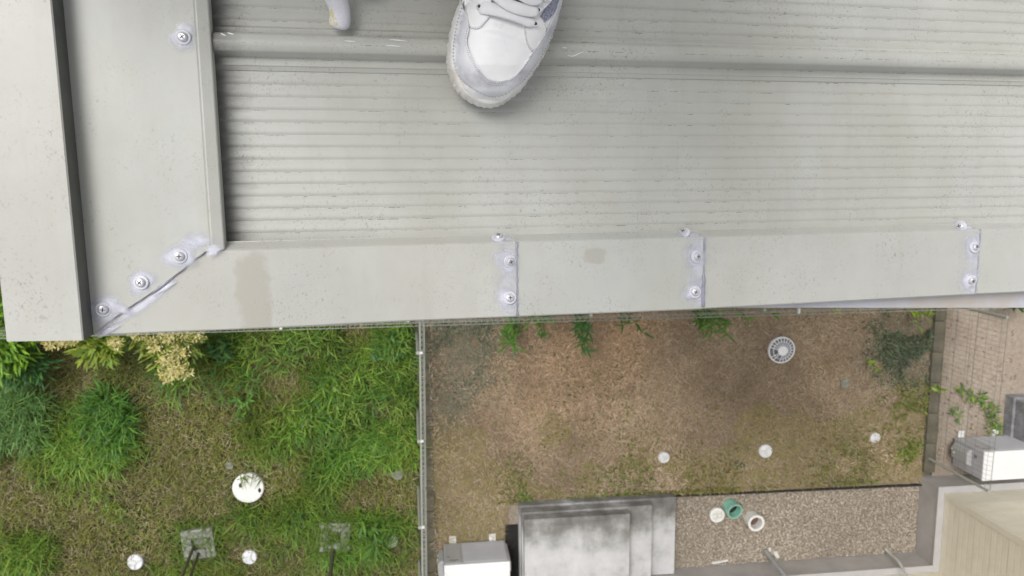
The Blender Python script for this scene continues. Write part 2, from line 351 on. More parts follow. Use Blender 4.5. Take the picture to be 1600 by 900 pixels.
# verge cappings: four lapped lengths, each over the next
def verge(u0, u1, w, vf0, vf1, mat, wsink=0.0, left_mitre=False):
    nu = 24; V = []; F = []
    for i in range(nu+1):
        uu = u0+(u1-u0)*i/nu; vf = vf0+(vf1-vf0)*i/nu; ww = w-wsink*(1-i/nu)+.0004*math.sin(uu*31)+(.0105*(lambda q: q*q*(3-2*q))(max(0, min(1, 1-(uu+.0)/.22))) if left_mitre else 0)
        for (vv, dw) in [(.0078, -.0150), (.0070, -.0148), (.0006, -.0018), (-.0010, -.0002), (-.03, .0002), (-.055, .0002), (vf+.0015, 0), (vf, -.0015), (vf+.001, -.05)]:
            V.append((uu, vv, ww+dw))
    n = 9
    for i in range(nu):
        for k in range(n-1): F.append((i*n+k, i*n+k+1, (i+1)*n+k+1, (i+1)*n+k))
    F.append(tuple(range(nu*n, nu*n+n)))
    o = link('verge_capping', mesh('verge_capping', V, F, mat), house)
    return o
vc = [verge(-.121, .3068, .0163, -.0808, -.0839, M_cap2, 0, True), verge(.300, .5305, .0163, -.0842, -.0852, M_cap, .0014), verge(.524, .9062, .0163, -.0852, -.0826, M_cap2, .0014), verge(.900, 1.75, .0163, -.0828, -.0838, M_cap, .0014)]
mb = MB()
for (ua, ub) in ((-.17, .56), (.56, 1.05), (1.05, 1.75)):
    q = lambda u: -.086-.0 if u < .5 else -.0895-.0215*min(1, (u-.56)/.49)
    a, b = q(ua), q(ub)
    mb.add([(ua, -.07, -.012), (ub, -.07, -.012), (ub, b, -.014), (ua, a, -.014), (ua, a, -.075), (ub, b, -.075)], [(0, 3, 2, 1), (3, 4, 5, 2)])
mb.build('drip_flashing', M_drip, house)
# screws with washers, and the clear sealant smeared round them
def make_screw():
    s = MB()
    s.lathe([(.0074, 0), (.0074, .0010), (.0068, .0016), (.0046, .0016), (.0044, .0020)], 20, mi=1)
    s.lathe([(.0044, .0020), (.0046, .0034), (.0040, .0044), (.0028, .0049), (.0001, .0050)], 18, mi=0)
    for k in range(4):
        t = k*math.pi/2+.4; c, q = math.cos(t), math.sin(t); L, W = .0023, .00042
        s.add([(-q*W, c*W, .0053), (q*W, -c*W, .0053), (c*L+q*W, q*L-c*W, .0051), (c*L-q*W, q*L+c*W, .0051)], [(0, 1, 2, 3)], 2)
    return mesh('screw', s.V, s.F, [M_screw, M_washer, M_hole], False, s.M)
SCR = make_screw()
def seal_patch(name, parent, c, rx, ry, zf, rot=0, bead=.0006, seed=0, core=.45, top=1.0):
    """thin irregular smear: thick in the middle, feathered out"""
    r_ = random.Random(seed); ph = [r_.uniform(0, 6.28) for _ in range(4)]; V = []; col = []; F = []; n = 40; rings = [0, .15, .3, .42, .54, .66, .78, .89, 1.0]
    for j, r in enumerate(rings):
        for k in range(n):
            t = 2*math.pi*k/n; w_ = 1+.13*math.sin(2*t+ph[0])+.10*math.sin(3*t+ph[1])+.06*math.sin(5*t+ph[2])
            a, b = rx*r*w_*math.cos(t), ry*r*w_*math.sin(t); x = c[0]+a*math.cos(rot)-b*math.sin(rot); y = c[1]+a*math.sin(rot)+b*math.cos(rot)
            V.append((x, y, zf(x, y)+.0003+.6*bead*(1-r*r)**1.5*(1+.25*math.sin(5*t+ph[3])*r)))
            e_ = max(0, min(1, (1-r)/(1-core*.6)))*1.0; al = top*e_*e_*(3-2*e_); col.append((al, al, al))
    for j in range(len(rings)-1):
        for k in range(n): F.append((j*n+k, j*n+(k+1) % n, (j+1)*n+(k+1) % n, (j+1)*n+k))
    me = npmesh(name, V, None, F, M_seal, np.array(col), True); o = link(name, me, parent); tag(o, kind=None); return o
bz = lambda x, y: .0302; vz = lambda x, y: .0166
vz0 = lambda x, y: .0166+.0105*(lambda q: q*q*(3-2*q))(max(0, min(1, 1-x/.22)))
def screw(parent, u, v, w, rot=(0, 0, 0)): return link('screw', SCR, parent, (u, v, w), rot)
for i, (u_, v_, tl) in enumerate([(-.0193, .2055, (.05, -.03, .2)), (-.0367, -.0041, (.06, .05, 1.1)), (-.074, -.029, (-.05, .08, 2.0)), (-.1103, -.0544, (.1, -.12, 2.6))]):
    screw(barge, u_, v_, .0309, tl)
    seal_patch('sealant', barge, (u_, v_), [.016, .0185, .0165, .019][i], [.0165, .018, .016, .018][i], bz, 0, .0007, 20+i, .5)
seal_patch('sealant', barge, (-.099, -.0535), .017, .0085, bz, -.5, .0010, 31, .4)
seal_patch('sealant', barge, (-.0045, .001), .0095, .008, lambda x, y: .0302, .2, .0008, 32, .4)
seal_patch('sealant', barge, (-.022, .010), .022, .012, bz, .4, .0002, 33, .1)
seal_patch('sealant', vc[0], (-.108, -.0765), .017, .0042, vz0, .55, .0020, 34, .35)
seal_patch('sealant', vc[0], (-.052, -.0355), .0150, .0030, lambda x, y: .0275, .62, .0022, 35, .6)
seal_patch('sealant', vc[0], (-.075, -.052), .045, .007, vz0, .62, .0004, 36, .2)
mb = MB(); pts = [(uu, mitre(uu)-.0004, .0283+.0006*math.sin(uu*300)) for uu in np.linspace(-.1205, -.0100, 40)]
tube(mb, pts, .0012, 8, taper=[.0005+.0006*abs(math.sin(i*.9))**2+.0011*math.exp(-((i-22)/3)**2) for i in range(40)]); mb.build('sealant_bead', pm('sealant_bead', [(.24, .24, .28), (.46, .46, .54)], 80, .35), barge, smooth=True)
for i, (ue, s1, s2, s3) in enumerate([(.3068, (.2998, -.0210), (.2994, -.0618), (.2889, .0042)), (.5305, (.5211, -.0226), (.5207, -.0640), (.5096, .0042)), (.9062, (.8992, -.0216), (.8985, -.0641), (.8848, .0042))]):
    screw(vc[i], *s1, .0169, (.1, .2, i)); screw(vc[i], *s2, .0169, (-.08, .16, i+1.3)); screw(vc[i], *s3, .0082, (-1.11, 0, i*.7))
    a_ = i*.3
    seal_patch('sealant', vc[i], (ue-.0105, s1[1]), .0175, .0175, vz, 0, .0004, 40+i, .25, .95)
    seal_patch('sealant', vc[i], (ue-.0110, s2[1]), .0175, .0170, vz, 0, .0004, 50+i, .25, .95)
    seal_patch('sealant', vc[i], (s3[0]+.004, .0030), .019, .0048, lambda x, y: .0146-max(0, min(.0064, y-.0006))*2.03+.0006, 0, .0002, 70+i, .3, .9)
    zl = [(x_, y_) for x_ in (-.030, -.022, -.014, -.007, -.0015) for y_ in (.0, -.008, -.02, -.035, -.05, -.065, -.076, -.082)]; a_ = {-.030: 0, -.022: .12, -.014: .42, -.007: .6, -.0015: .7}; e2 = {.0: .5, -.082: .5}
    V = [(ue+x_, y_, .0169) for x_, y_ in zl]; F = [(k*8+j+1, k*8+j, (k+1)*8+j, (k+1)*8+j+1)[::-1] for k in range(4) for j in range(7)]; cc = np.array([[a_[x_]*e2.get(y_, 1)*random.uniform(.6, 1.1)]*3 for x_, y_ in zl])
    link('sealant', npmesh('sealant', V, None, F, M_seal, cc, True), vc[i])
    mb = MB(); pts = [(ue+.0012+.0005*math.sin(q*40+i), .0005-.083*q, .0158) for q in np.linspace(0, 1, 22)]
    tube(mb, pts, .001, 6, taper=[.0009+.0006*abs(math.sin(k*1.3+i))+(.0011 if (i == 1 and k > 11) else 0) for k in range(22)])
    mb.build('sealant_bead', pm('lap_bead', [(.20, .20, .26), (.40, .40, .48)], 90, .4), vc[i], smooth=True)
# walls below the eaves
mb = MB(); mb.box(.05, 3.6, .22, 1.02, -.05, 7.55); w_ = mb.build('wall', M_stucco, house); w_.matrix_parent_inverse = Matrix.Identity(4)
house_m = Matrix.Translation(RO) @ Matrix.Rotation(RR[1], 4, 'Y'); w_.matrix_basis = house_m.inverted()
# paint scratches on the first rib
M_scr = pm('bare_scratch', [(.72, .72, .70), (.8, .8, .8)], 50, .4); zz = lambda y: .0236-18*(y-.2045)**2
for pl in [[(.176, .2102), (.185, .2097), (.194, .2088)], [(.172, .2043), (.180, .2040), (.187, .2035)], [(.131, .2078), (.137, .2073), (.142, .2070)], [(.358, .2068), (.361, .2068), (.363, .2065)], [(.020, .2125), (.023, .2115), (.026, .2108)], [(.0135, .2115), (.016, .2104), (.0185, .2092)], [(.364, .1992), (.370, .1985), (.376, .2010), (.382, .2035)]]:
    P_ = smooth_pts([(a, b, 0) for a, b in pl], 5); V = []; F = []; n_ = len(P_)
    for i_, p in enumerate(P_): w_ = .00042*math.sin(math.pi*(i_+.4)/(n_-.2))+.0001; V += [(p[0], p[1]-w_, zz(p[1])), (p[0], p[1]+w_, zz(p[1]))]
    for i_ in range(n_-1): F.append((2*i_, 2*i_+2, 2*i_+3, 2*i_+1))
    link('paint_scratch', mesh('paint_scratch', V, F, M_scr), house)
# ------------------------------------------------------------------ plants made of blades and leaves (arrays)
def blades(base, az, length, width, lean, curl, col, k=3, prof=None, roll=None):
    """curved tapering strips; returns V, tris, quads, colours"""
    N = len(base); base = np.asarray(base, float); dirx = np.stack([np.cos(az), np.sin(az), np.zeros(N)], 1); side = np.stack([-np.sin(az), np.cos(az), np.zeros(N)], 1)
    V = np.zeros((N, 2*k+1, 3)); p = base.copy(); prof = prof or (lambda t: (1-t)**.55)
    for j in range(k+1):
        if j: 
            th = lean+curl*(j-.5)/k; p = p+(length/k)[:, None]*(np.sin(th)[:, None]*dirx+np.stack([np.zeros(N), np.zeros(N), np.cos(th)], 1))
        if j < k:
            hw = .5*width*max(prof(j/k), .06); s_ = side
            V[:, 2*j] = p-s_*hw[:, None]; V[:, 2*j+1] = p+s_*hw[:, None]
        else: V[:, 2*k] = p
    o = (np.arange(N)*(2*k+1))[:, None]; q = []
    for j in range(k-1): q.append(o+np.array([2*j, 2*j+1, 2*j+3, 2*j+2])[None])
    t = o+np.array([2*k-2, 2*k-1, 2*k])[None]
    return V.reshape(-1, 3), t, (np.concatenate(q) if q else None), np.repeat(col, 2*k+1, 0)
def leafprof(t): return math.sin(math.pi*min(1, .12+.88*t))**.8
def jit(c, n, a=.25, hue=.08): 
    c = np.asarray(c, float); return np.clip(c[None]*(1+rng.uniform(-a, a, (n, 1)))*(1+rng.normal(0, hue, (n, 3))), 0, 1)
def vnoise(x, y, s, seed=0):
    r = np.random.default_rng(seed); g_ = r.random((64, 64)); fx, fy = x*s+100, y*s+100; ix, iy = np.floor(fx).astype(int), np.floor(fy).astype(int); tx, ty = fx-ix, fy-iy
    tx = tx*tx*(3-2*tx); ty = ty*ty*(3-2*ty); G = lambda a, b: g_[a % 64, b % 64]
    return (G(ix, iy)*(1-tx)+G(ix+1, iy)*tx)*(1-ty)+(G(ix, iy+1)*(1-tx)+G(ix+1, iy+1)*tx)*ty
def fbm(x, y, s, seed=0): return .55*vnoise(x, y, s, seed)+.3*vnoise(x, y, s*2.2, seed+1)+.15*vnoise(x, y, s*4.7, seed+2)
GREEN = [(-1.05, -2.2, .75), (-1.9, -3.0, .45), (-.6, -3.1, .65), (-1.25, -3.4, .5), (-.4, -2.6, .5), (-3.9, -2.8, .6), (-3.4, -3.1, .3), (-2.3, -3.95, .3), (-.75, -4.3, .4), (-1.6, -3.9, .45), (-4.8, -4.3, .35), (-2.4, -2.0, .35), (-.55, -2.0, .4), (-3.0, -2.1, .3), (-1.3, -2.8, .5), (-1.2, -4.45, .3), (-4.4, -3.1, .5), (-3.1, -4.9, .3)]
TAN = [(-1.9, -2.9, .12), (-.7, -2.7, .14), (-1.45, -1.95, .15), (-1.0, -2.35, .22), (-.45, -2.75, .16), (-1.75, -2.35, .25), (-1.0, -3.75, .22), (-.6, -3.55, .18), (-.9, -1.75, .2), (-4.8, -3.55, .38), (-2.6, -3.27, .33), (-3.2, -2.7, .42), (-4.25, -2.1, .4), (-3.4, -3.4, .4), (-1.9, -2.05, .22), (-2.7, -2.5, .3), (-1.5, -3.15, .15), (-4.0, -4.2, .4), (-2.9, -3.75, .45), (-1.75, -3.55, .25), (-4.4, -4.75, .3), (-.5, -3.75, .2)]
def green_of(x, y):
    g_ = .95*(fbm(x, y, 1.6, 3)-.5)*1.6+.12
    for bx, by, r in GREEN: g_ = np.maximum(g_, 1.0*np.exp(-((x-bx)**2+(y-by)**2)/(r*r))+.45*(fbm(x, y, 3, 9)-.5))
    for bx, by, r in TAN: g_ = g_-.85*np.exp(-((x-bx)**2+(y-by)**2)/(r*r))
    return np.clip(g_, 0, 1)
def merge_mesh(name, parts, mat, smooth=False):
    Vs, Ts, Qs, Cs = [], [], [], []; o = 0
    for V, T, Q, c in parts:
        Vs.append(V); Cs.append(c)
        if T is not None: Ts.append(T+o)
        if Q is not None: Qs.append(Q+o)
        o += len(V)
    return npmesh(name, np.concatenate(Vs), np.concatenate(Ts) if Ts else None, np.concatenate(Qs) if Qs else None, mat, np.concatenate(Cs), smooth)
BARE = [(-2.25, -3.617, .185), (-3.615, -4.48, .09), (-2.287, -4.507, .085), (-.583, -4.414, .06)]
def clear(x, y, m=0):
    k_ = np.ones(len(x), bool)
    for bx, by, r in BARE: k_ &= (x-bx)**2+(y-by)**2 > (r+m)**2
    return k_
LX0, LX1, LY0, LY1 = -6.6, -.24, -6.0, -.6
# thatch: dead straw lying through the lawn
n = 62000; x = rng.uniform(LX0, LX1, n); y = rng.uniform(LY0, LY1, n); gr = green_of(x, y)
keep = (rng.random(n) < (.95-.8*gr)) & clear(x, y); x, y, gr = x[keep], y[keep], gr[keep]; n = len(x)
pal = np.array([(.26, .215, .13), (.36, .31, .215), (.22, .165, .10), (.17, .175, .06), (.22, .21, .08), (.15, .10, .06)])
pk = rng.choice(6, n, p=[.16, .07, .16, .25, .26, .1]); c = pal[pk]*(.55+.85*fbm(x, y, 2.2, 21))[:, None]*(1.15-.45*gr)[:, None]*rng.uniform(.7, 1.25, (n, 1))
P = blades(np.stack([x, y, rng.uniform(0, .035, n)], 1), rng.uniform(0, 6.283, n), rng.uniform(.04, .12, n), rng.uniform(.004, .009, n), rng.uniform(1.1, 1.6, n), rng.uniform(-.2, .5, n), c, 2)
tag(link('dry_thatch', merge_mesh('dry_thatch', [P], M_straw)), 'dead straw lying through the lawn left of the mesh fence', kind='stuff')
# living grass in tufts
nt_ = 10500; tx = rng.uniform(LX0, LX1, nt_); ty = rng.uniform(LY0, LY1, nt_); tg = green_of(tx, ty); keep = (rng.random(nt_) < (.34+.85*tg)) & clear(tx, ty, .07); tx, ty, tg = tx[keep], ty[keep], tg[keep]
per = rng.integers(5, 12, len(tx)); idx = np.repeat(np.arange(len(tx)), per); n = len(idx); gx = tx[idx]+rng.normal(0, .035, n); gy = ty[idx]+rng.normal(0, .035, n); gg = tg[idx]
lim = gx < LX1; gx = np.where(lim, gx, LX1-.02)
tcol = np.where(rng.random((len(tx), 1)) < .45, np.array([[.12, .235, .026]]), np.where(rng.random((len(tx), 1)) < .6, np.array([[.20, .27, .045]]), np.array([[.065, .155, .028]])))*rng.uniform(.75, 1.35, (len(tx), 1))
tcol = tcol*(.5+1.0*fbm(tx, ty, 2.0, 91))[:, None]*(1+.5*(fbm(tx, ty, 1.1, 92)-.5)[:, None]*np.array([[1.2, 0, -.5]])); dry = np.array([[.22, .235, .055]]); c = tcol[idx]*gg[:, None]**.3+dry*(1-gg[:, None]**.3); c = c*rng.uniform(.7, 1.25, (n, 1))*(1+rng.normal(0, .06, (n, 3)))
P = blades(np.stack([gx, gy, np.zeros(n)], 1), rng.uniform(0, 6.283, n), rng.uniform(.10, .24, n)*(.7+.9*gg), rng.uniform(.008, .015, n)*(.8+.6*gg), rng.uniform(.1, .8, n), rng.uniform(.5, 1.4, n), np.clip(c, 0, 1), 4)
tag(link('grass', merge_mesh('grass', [P], M_grass)), 'long green crabgrass growing in tufts left of the mesh fence', kind='stuff')
# dry bed right of the fence: short dead stems and chips
n = 110000; x = rng.uniform(-.045, 6.47, n); y = rng.uniform(-4.03, -.8, n); y[:5200] = rng.uniform(-5.0, -4.03, 5200); x[:5200] = rng.uniform(-.04, .84, 5200)
pal = np.array([(.49, .385, .27), (.39, .29, .20), (.57, .475, .355), (.25, .185, .13), (.41, .345, .20), (.62, .56, .46)])
warm = fbm(x, y, .75, 40); pk = rng.choice(6, n, p=[.30, .26, .14, .17, .10, .03]); c = pal[pk]*(.62+.75*warm)[:, None]*(.72+.55*fbm(x, y, 2.4, 61))[:, None]*rng.uniform(.8, 1.15, (n, 1))
for bx, by, r, am in [(4.0, -2.75, .8, .22), (4.4, -2.3, .5, .10), (2.9, -2.5, .35, .2), (5.0, -3.0, .45, .2)]: c = c*(1-am*np.exp(-((x-bx)**2+(y-by)**2)/(r*r))*(.4+1.1*fbm(x, y, 3, 64)))[:, None]
for bx, by, r in [(1.4, -2.3, .9), (2.3, -1.9, .6)]: c = c*(1+np.exp(-((x-bx)**2+(y-by)**2)/(r*r))[:, None]*np.array([[.14, .02, -.06]]))
ol = fbm(x, y, .9, 55)*(.35+.65*np.clip((-y-2.2)/1.6, 0, 1)); olm = (ol > .42)[:, None]; c = np.where(olm & (rng.random((n, 1)) < .5), np.array([[.29, .265, .10]])*rng.uniform(.7, 1.3, (n, 1)), c)
for bx, by, r in [(.4, -1.95, .55), (6.1, -2.2, .5), (.2, -2.7, .25)]:
    msk = (np.exp(-((x-bx)**2+(y-by)**2)/(r*r)) > rng.random(n)*.9)[:, None]; c = np.where(msk, np.array([[.20, .20, .145]])*rng.uniform(.5, 1.6, (n, 1)), c)
P = blades(np.stack([x, y, np.where(x < -.02, .032, rng.uniform(0, .02, n))], 1), rng.uniform(0, 6.283, n), rng.uniform(.02, .11, n), rng.uniform(.002, .0065, n), rng.uniform(1.0, 1.6, n), rng.uniform(-.4, .6, n), np.clip(c, 0, 1), 2)
tag(link('dead_stems', merge_mesh('dead_stems', [P], M_straw)), 'short brown dead stems covering the dry bed right of the mesh fence', kind='stuff')
# low olive and grey green growth in the dry bed
parts = []
for bx, by, r, cnt, cc, L in [(.42, -1.95, .42, 2600, (.16, .17, .11), .06), (6.12, -2.15, .40, 3400, (.10, .125, .07), .07), (6.2, -3.0, .35, 900, (.17, .19, .045), .07), (5.4, -3.75, .4, 900, (.16, .17, .05), .06), (2.4, -3.75, .55, 1100, (.17, .19, .05), .06), (3.6, -3.9, .6, 1100, (.18, .17, .05), .06), (1.1, -3.7, .4, 700, (.17, .165, .055), .06), (3.95, -3.55, .10, 260, (.06, .12, .06), .06), (2.0, -2.7, .6, 500, (.18, .16, .07), .05), (6.25, -3.6, .15, 350, (.15, .2, .03), .06), (1.15, -3.95, .12, 160, (.13, .22, .03), .06)]:
    x = np.clip(rng.normal(bx, r*.6, cnt), .03, 6.42); y = np.maximum(rng.normal(by, r*.6, cnt), -3.99); kk = fbm(x, y, 3.2, 77) > .42; x, y = x[kk], y[kk]; q = len(x)
    parts.append(blades(np.stack([x, y, rng.uniform(0, .03, q)], 1), rng.uniform(0, 6.283, q), rng.uniform(.5, 1.3, q)*L, rng.uniform(.008, .02, q), rng.uniform(.5, 1.4, q), rng.uniform(0, .6, q), jit(cc, q, .45), 3, leafprof))
tag(link('low_weeds', merge_mesh('low_weeds', parts, M_leaf)), 'low olive and grey green weeds in patches on the dry bed', kind='stuff')
# gravel between the steps and the projecting wing
ico = bmesh.new(); bmesh.ops.create_icosphere(ico, subdivisions=1, radius=1); iv = np.array([v.co[:] for v in ico.verts]); it = np.array([[v.index for v in f.verts] for f in ico.faces]); ico.free()
def stones(x, y, z, r, c):
    n = len(x); s_ = r[:, None]*rng.uniform(.6, 1.25, (n, 3)); s_[:, 2] *= .65; a = rng.uniform(0, 6.283, n); b = iv[None]*(1+rng.uniform(-.22, .22, (n, len(iv), 1)))*s_[:, None]
    X = b[..., 0]*np.cos(a)[:, None]-b[..., 1]*np.sin(a)[:, None]+x[:, None]; Y = b[..., 0]*np.sin(a)[:, None]+b[..., 1]*np.cos(a)[:, None]+y[:, None]; Z = b[..., 2]+z[:, None]
    return np.stack([X, Y, Z], 2).reshape(-1, 3), (np.arange(n)[:, None, None]*len(iv)+it[None]).reshape(-1, 3), None, np.repeat(c, len(iv), 0)
n = 14000; x = rng.uniform(3.04, 6.45, n); y = rng.uniform(-5.04, -4.08, n); ok_ = np.ones(n, bool)
for px_, py_ in ((3.625, -4.325), (3.808, -4.225), (4.108, -4.412)): ok_ &= (x-px_)**2+(y-py_)**2 > .105**2
x, y = x[ok_], y[ok_]; n = len(x); pal = np.array([(.42, .36, .29), (.37, .315, .25), (.47, .41, .335), (.31, .26, .205), (.44, .395, .335), (.55, .50, .44)])
c = pal[rng.choice(6, n, p=[.3, .26, .17, .12, .12, .03])]*rng.uniform(.8, 1.2, (n, 1))*(.8+.4*fbm(x, y, 1.5, 5))[:, None]
tag(link('gravel', merge_mesh('gravel', [stones(x, y, rng.uniform(-.006, .012, n), rng.uniform(.007, .016, n), c)], M_stone)), 'brown and grey gravel between the concrete steps and the beige wing', kind='stuff')
n = 1500; x = rng.uniform(6.64, 10.5, n); y = rng.uniform(-3.9, -.8, n); c = np.array([(.34, .27, .2)])*rng.uniform(.7, 1.5, (n, 1))
tag(link('sand_pebbles', merge_mesh('sand_pebbles', [stones(x, y, rng.uniform(0, .006, n), rng.uniform(.006, .02, n), c)], M_stone)), 'small stones scattered over the pale sandy yard', kind='stuff')
# ------------------------------------------------------------------ weeds and shrubs as things
def leaf_mesh(name, L, W, bend, col, k=5):
    V, T, Q, c = blades(np.zeros((1, 3)), np.zeros(1), np.array([L]), np.array([W]), np.array([.5]), np.array([bend]), np.array([col]), k, leafprof)
    V[::1, 2] -= 0; return npmesh(name, V, T, Q, M_leaf, c)
def leafy(name, label, cat, x, y, h, nl, L, W, cols, spread=.8, group=None, stems=1, lean=(0, 0)):
    root = thing(name, label, cat, (x, y, 0), group=group)
    r_ = random.Random(hash((round(x, 2), round(y, 2))) % 9999); mb = MB(); tops = []
    for s_ in range(stems):
        a = r_.uniform(0, 6.28); rr = 0 if stems == 1 else r_.uniform(.05, .16)*spread
        top = (lean[0]*h+rr*math.cos(a)*1.6, lean[1]*h+rr*math.sin(a)*1.6, h*r_.uniform(.8, 1.05)); tops.append(top)
        tube(mb, [(rr*math.cos(a)*.4, rr*math.sin(a)*.4, 0), (top[0]*.45, top[1]*.45, top[2]*.5), top], .006, 5, taper=[.008, .006, .003])
    mb.build('stem', pm_stem, root)
    key = (L, W, cols[0]); 
    if key not in LEAFC: LEAFC[key] = [leaf_mesh('leaf', L, W, b, c_) for b in (.5, 1.0, 1.4) for c_ in cols]
    for k in range(nl):
        tp = tops[k % len(tops)]; t = .25+.75*(k//len(tops)+1)/(nl/len(tops)); t = min(1, t)
        link('leaf', r_.choice(LEAFC[key]), root, (tp[0]*t, tp[1]*t, tp[2]*t), (r_.uniform(-.25, .25), r_.uniform(-.2, .45)+(.35 if t > .85 else .6)*0, k*2.4+r_.uniform(-.4, .4)), (r_.uniform(.7, 1.15),)*3)
    return root
LEAFC = {}; pm_stem = pm('stem_green', [(.10, .16, .04), (.14, .2, .06)], 30, .6)
BR = [(.09, .20, .03), (.12, .245, .035), (.07, .16, .03)]; DK = [(.045, .13, .035), (.06, .16, .04), (.08, .18, .035)]; YL = [(.22, .30, .03), (.28, .34, .05), (.15, .25, .03)]
GW = 'green weeds growing along the eaves fence'
for (x, y, h, nl, L, W, cols, lab, st, ln) in [
    (.957, -1.55, .5, 70, .16, .026, BR, 'tall narrow leaved green weed under the first capping joint', 4, (-.05, -.42)),
    (1.30, -1.52, .4, 36, .14, .026, BR, 'short bright green weed peeping out between two taller weeds', 3, (0, -.4)),
    (1.72, -1.52, .5, 64, .15, .026, DK, 'two tiered dark green weed third along the eaves fence', 3, (0, -.55)),
    (2.29, -1.52, .4, 20, .14, .022, DK, 'slender green weed leaning right alone in the brown bed', 2, (.3, -.5)),
    (3.25, -1.52, .5, 96, .16, .026, BR, 'largest green weed clump below the second capping joint', 7, (.2, -.5)),
    (3.70, -1.50, .4, 16, .12, .03, BR, 'small green weed just right of the largest clump', 2, (0, -.1)),
    (3.98, -1.50, .4, 12, .12, .03, BR, 'small green weed tip beside the white fence clip', 2, (0, -.1)),
    (4.5, -1.50, .35, 12, .12, .03, DK, 'small bluish green weed above the round grating', 2, (0, -.1)),
    (5.1, -1.50, .4, 20, .13, .03, YL, 'yellow green weed at the wire fence right of the grating', 3, (0, -.1)),
    (6.03, -1.56, .4, 26, .14, .03, YL, 'yellow green weed in the corner by the right fence', 3, (.15, -.3)),
    (.12, -1.50, .35, 12, .10, .028, BR, 'tiny bright green weed right beside the fence corner', 2, (.2, -.05))]:
    leafy('weed', lab, 'weed', x, y, h, nl, L, W, cols, .8, GW, st, ln)
leafy('weed', 'yellow tipped weed in the grey green patch by the right fence', 'weed', 4.75+.9, -2.37, .12, 12, .07, .03, YL, .5, None, 2)
leafy('weed', 'small yellow green weed on the kerb of the right fence', 'weed', 6.53, -2.74, .15, 14, .08, .03, YL, .5, None, 2)
for (x, y, h, nl, L, W, cols, lab, st) in [
    (-2.235, -2.62, .18, 34, .10, .024, BR, 'broad leaved bright green weed in the middle of the lawn', 3),
    (-1.43, -2.66, .18, 40, .10, .026, DK, 'broad leaved dark green weed near the yellow flowered one', 4),
    (-.50, -1.98, .2, 40, .11, .028, DK, 'leafy green weed by the fence corner', 4),
    (-.85, -4.2, .3, 60, .2, .022, BR, 'fine leaved bright green tuft beside the hidden block', 8),
    (-2.45, -1.85, .3, 44, .13, .028, DK, 'dark green weed right of the cream flowered plant', 5),
    (-1.15, -2.55, .15, 16, .08, .03, YL, 'little yellow flowered weed in long grass', 2),
    (-1.3, -4.02, .12, 10, .06, .025, YL, 'tiny yellow weed at the top of the hidden block', 2)]:
    leafy('weed', lab, 'weed', x, y, h, nl, L, W, cols, 1, 'broad leaved weeds in the lawn', st)
def tall_growth():
    P = []
    for cx, cy, r_, h_, n_ in [(-1.25, -2.15, .55, .22, 420), (-.7, -2.55, .45, .22, 380), (-1.7, -2.85, .4, .16, 260), (-1.3, -2.75, .35, .2, 280), (-.5, -3.1, .4, .14, 260), (-2.2, -2.15, .45, .2, 320), (-.75, -4.25, .35, .14, 260), (-.4, -1.9, .3, .2, 240), (-3.1, -2.2, .35, .14, 180), (-1.6, -1.75, .4, .2, 260)]:
        kk = rng.integers(0, 3)
        for q in range(4): P.append(cloud(n_//6, cx+rng.normal(0, r_*.4), cy+rng.normal(0, r_*.4), h_*.6, r_*.42, r_*.42, h_*.5, .17, .011, [[(.12, .25, .022), (.17, .29, .035)], [(.07, .18, .028), (.10, .21, .03)], [(.20, .29, .045), (.14, .24, .03)]][(kk+q) % 3], (.2, 1.2), (.5, 1.3), 4))
    P = [(np.where((V[:, :1] > -.24) & (np.arange(3)[None] == 0), -.24, V), t_, q_, c_) for V, t_, q_, c_ in P]
    tag(link('tall_grass', merge_mesh('tall_grass', P, M_leaf)), 'taller lush grass growing in clumps in the lawn near the fence', kind='stuff')
def bush(name, label, cat, x, y, parts_, col_mat=None, stems=()):
    root = thing(name, label, cat, (x, y, 0)); mb = MB()
    for s_ in stems: tube(mb, [(0, 0, 0), (s_[0]*.4, s_[1]*.4, s_[2]*.55), s_], .008, 5, taper=[.010, .007, .003])
    if stems: mb.build('stem', pm_stem, root)
    for nm, P in parts_: tag(link(nm, merge_mesh(nm, P, M_leaf), root), kind='stuff')
    return root
def cloud(n, cx, cy, cz, rx, ry, rz, L, W, cols, lean=(.3, 1.4), curl=(.1, .7), k=3, prof=leafprof, a=.3):
    u_ = rng.normal(0, 1, (n, 3)); u_ /= np.linalg.norm(u_, axis=1)[:, None]; r = rng.random(n)**.45
    p = u_*r[:, None]*np.array([rx, ry, rz])+np.array([cx, cy, cz]); p[:, 2] = np.maximum(p[:, 2], .01); cc = np.array(cols)[rng.integers(0, len(cols), n)]*rng.uniform(1-a, 1+a, (n, 1))
    az = np.where(rng.random(n) < .6, np.arctan2(u_[:, 1], u_[:, 0])+rng.normal(0, .6, n), rng.uniform(0, 6.283, n))
    return blades(p, az, rng.uniform(.6, 1.3, n)*L, rng.uniform(.6, 1.3, n)*W, rng.uniform(*lean, n), rng.uniform(*curl, n), np.clip(cc, 0, 1), k, prof)
tall_growth()
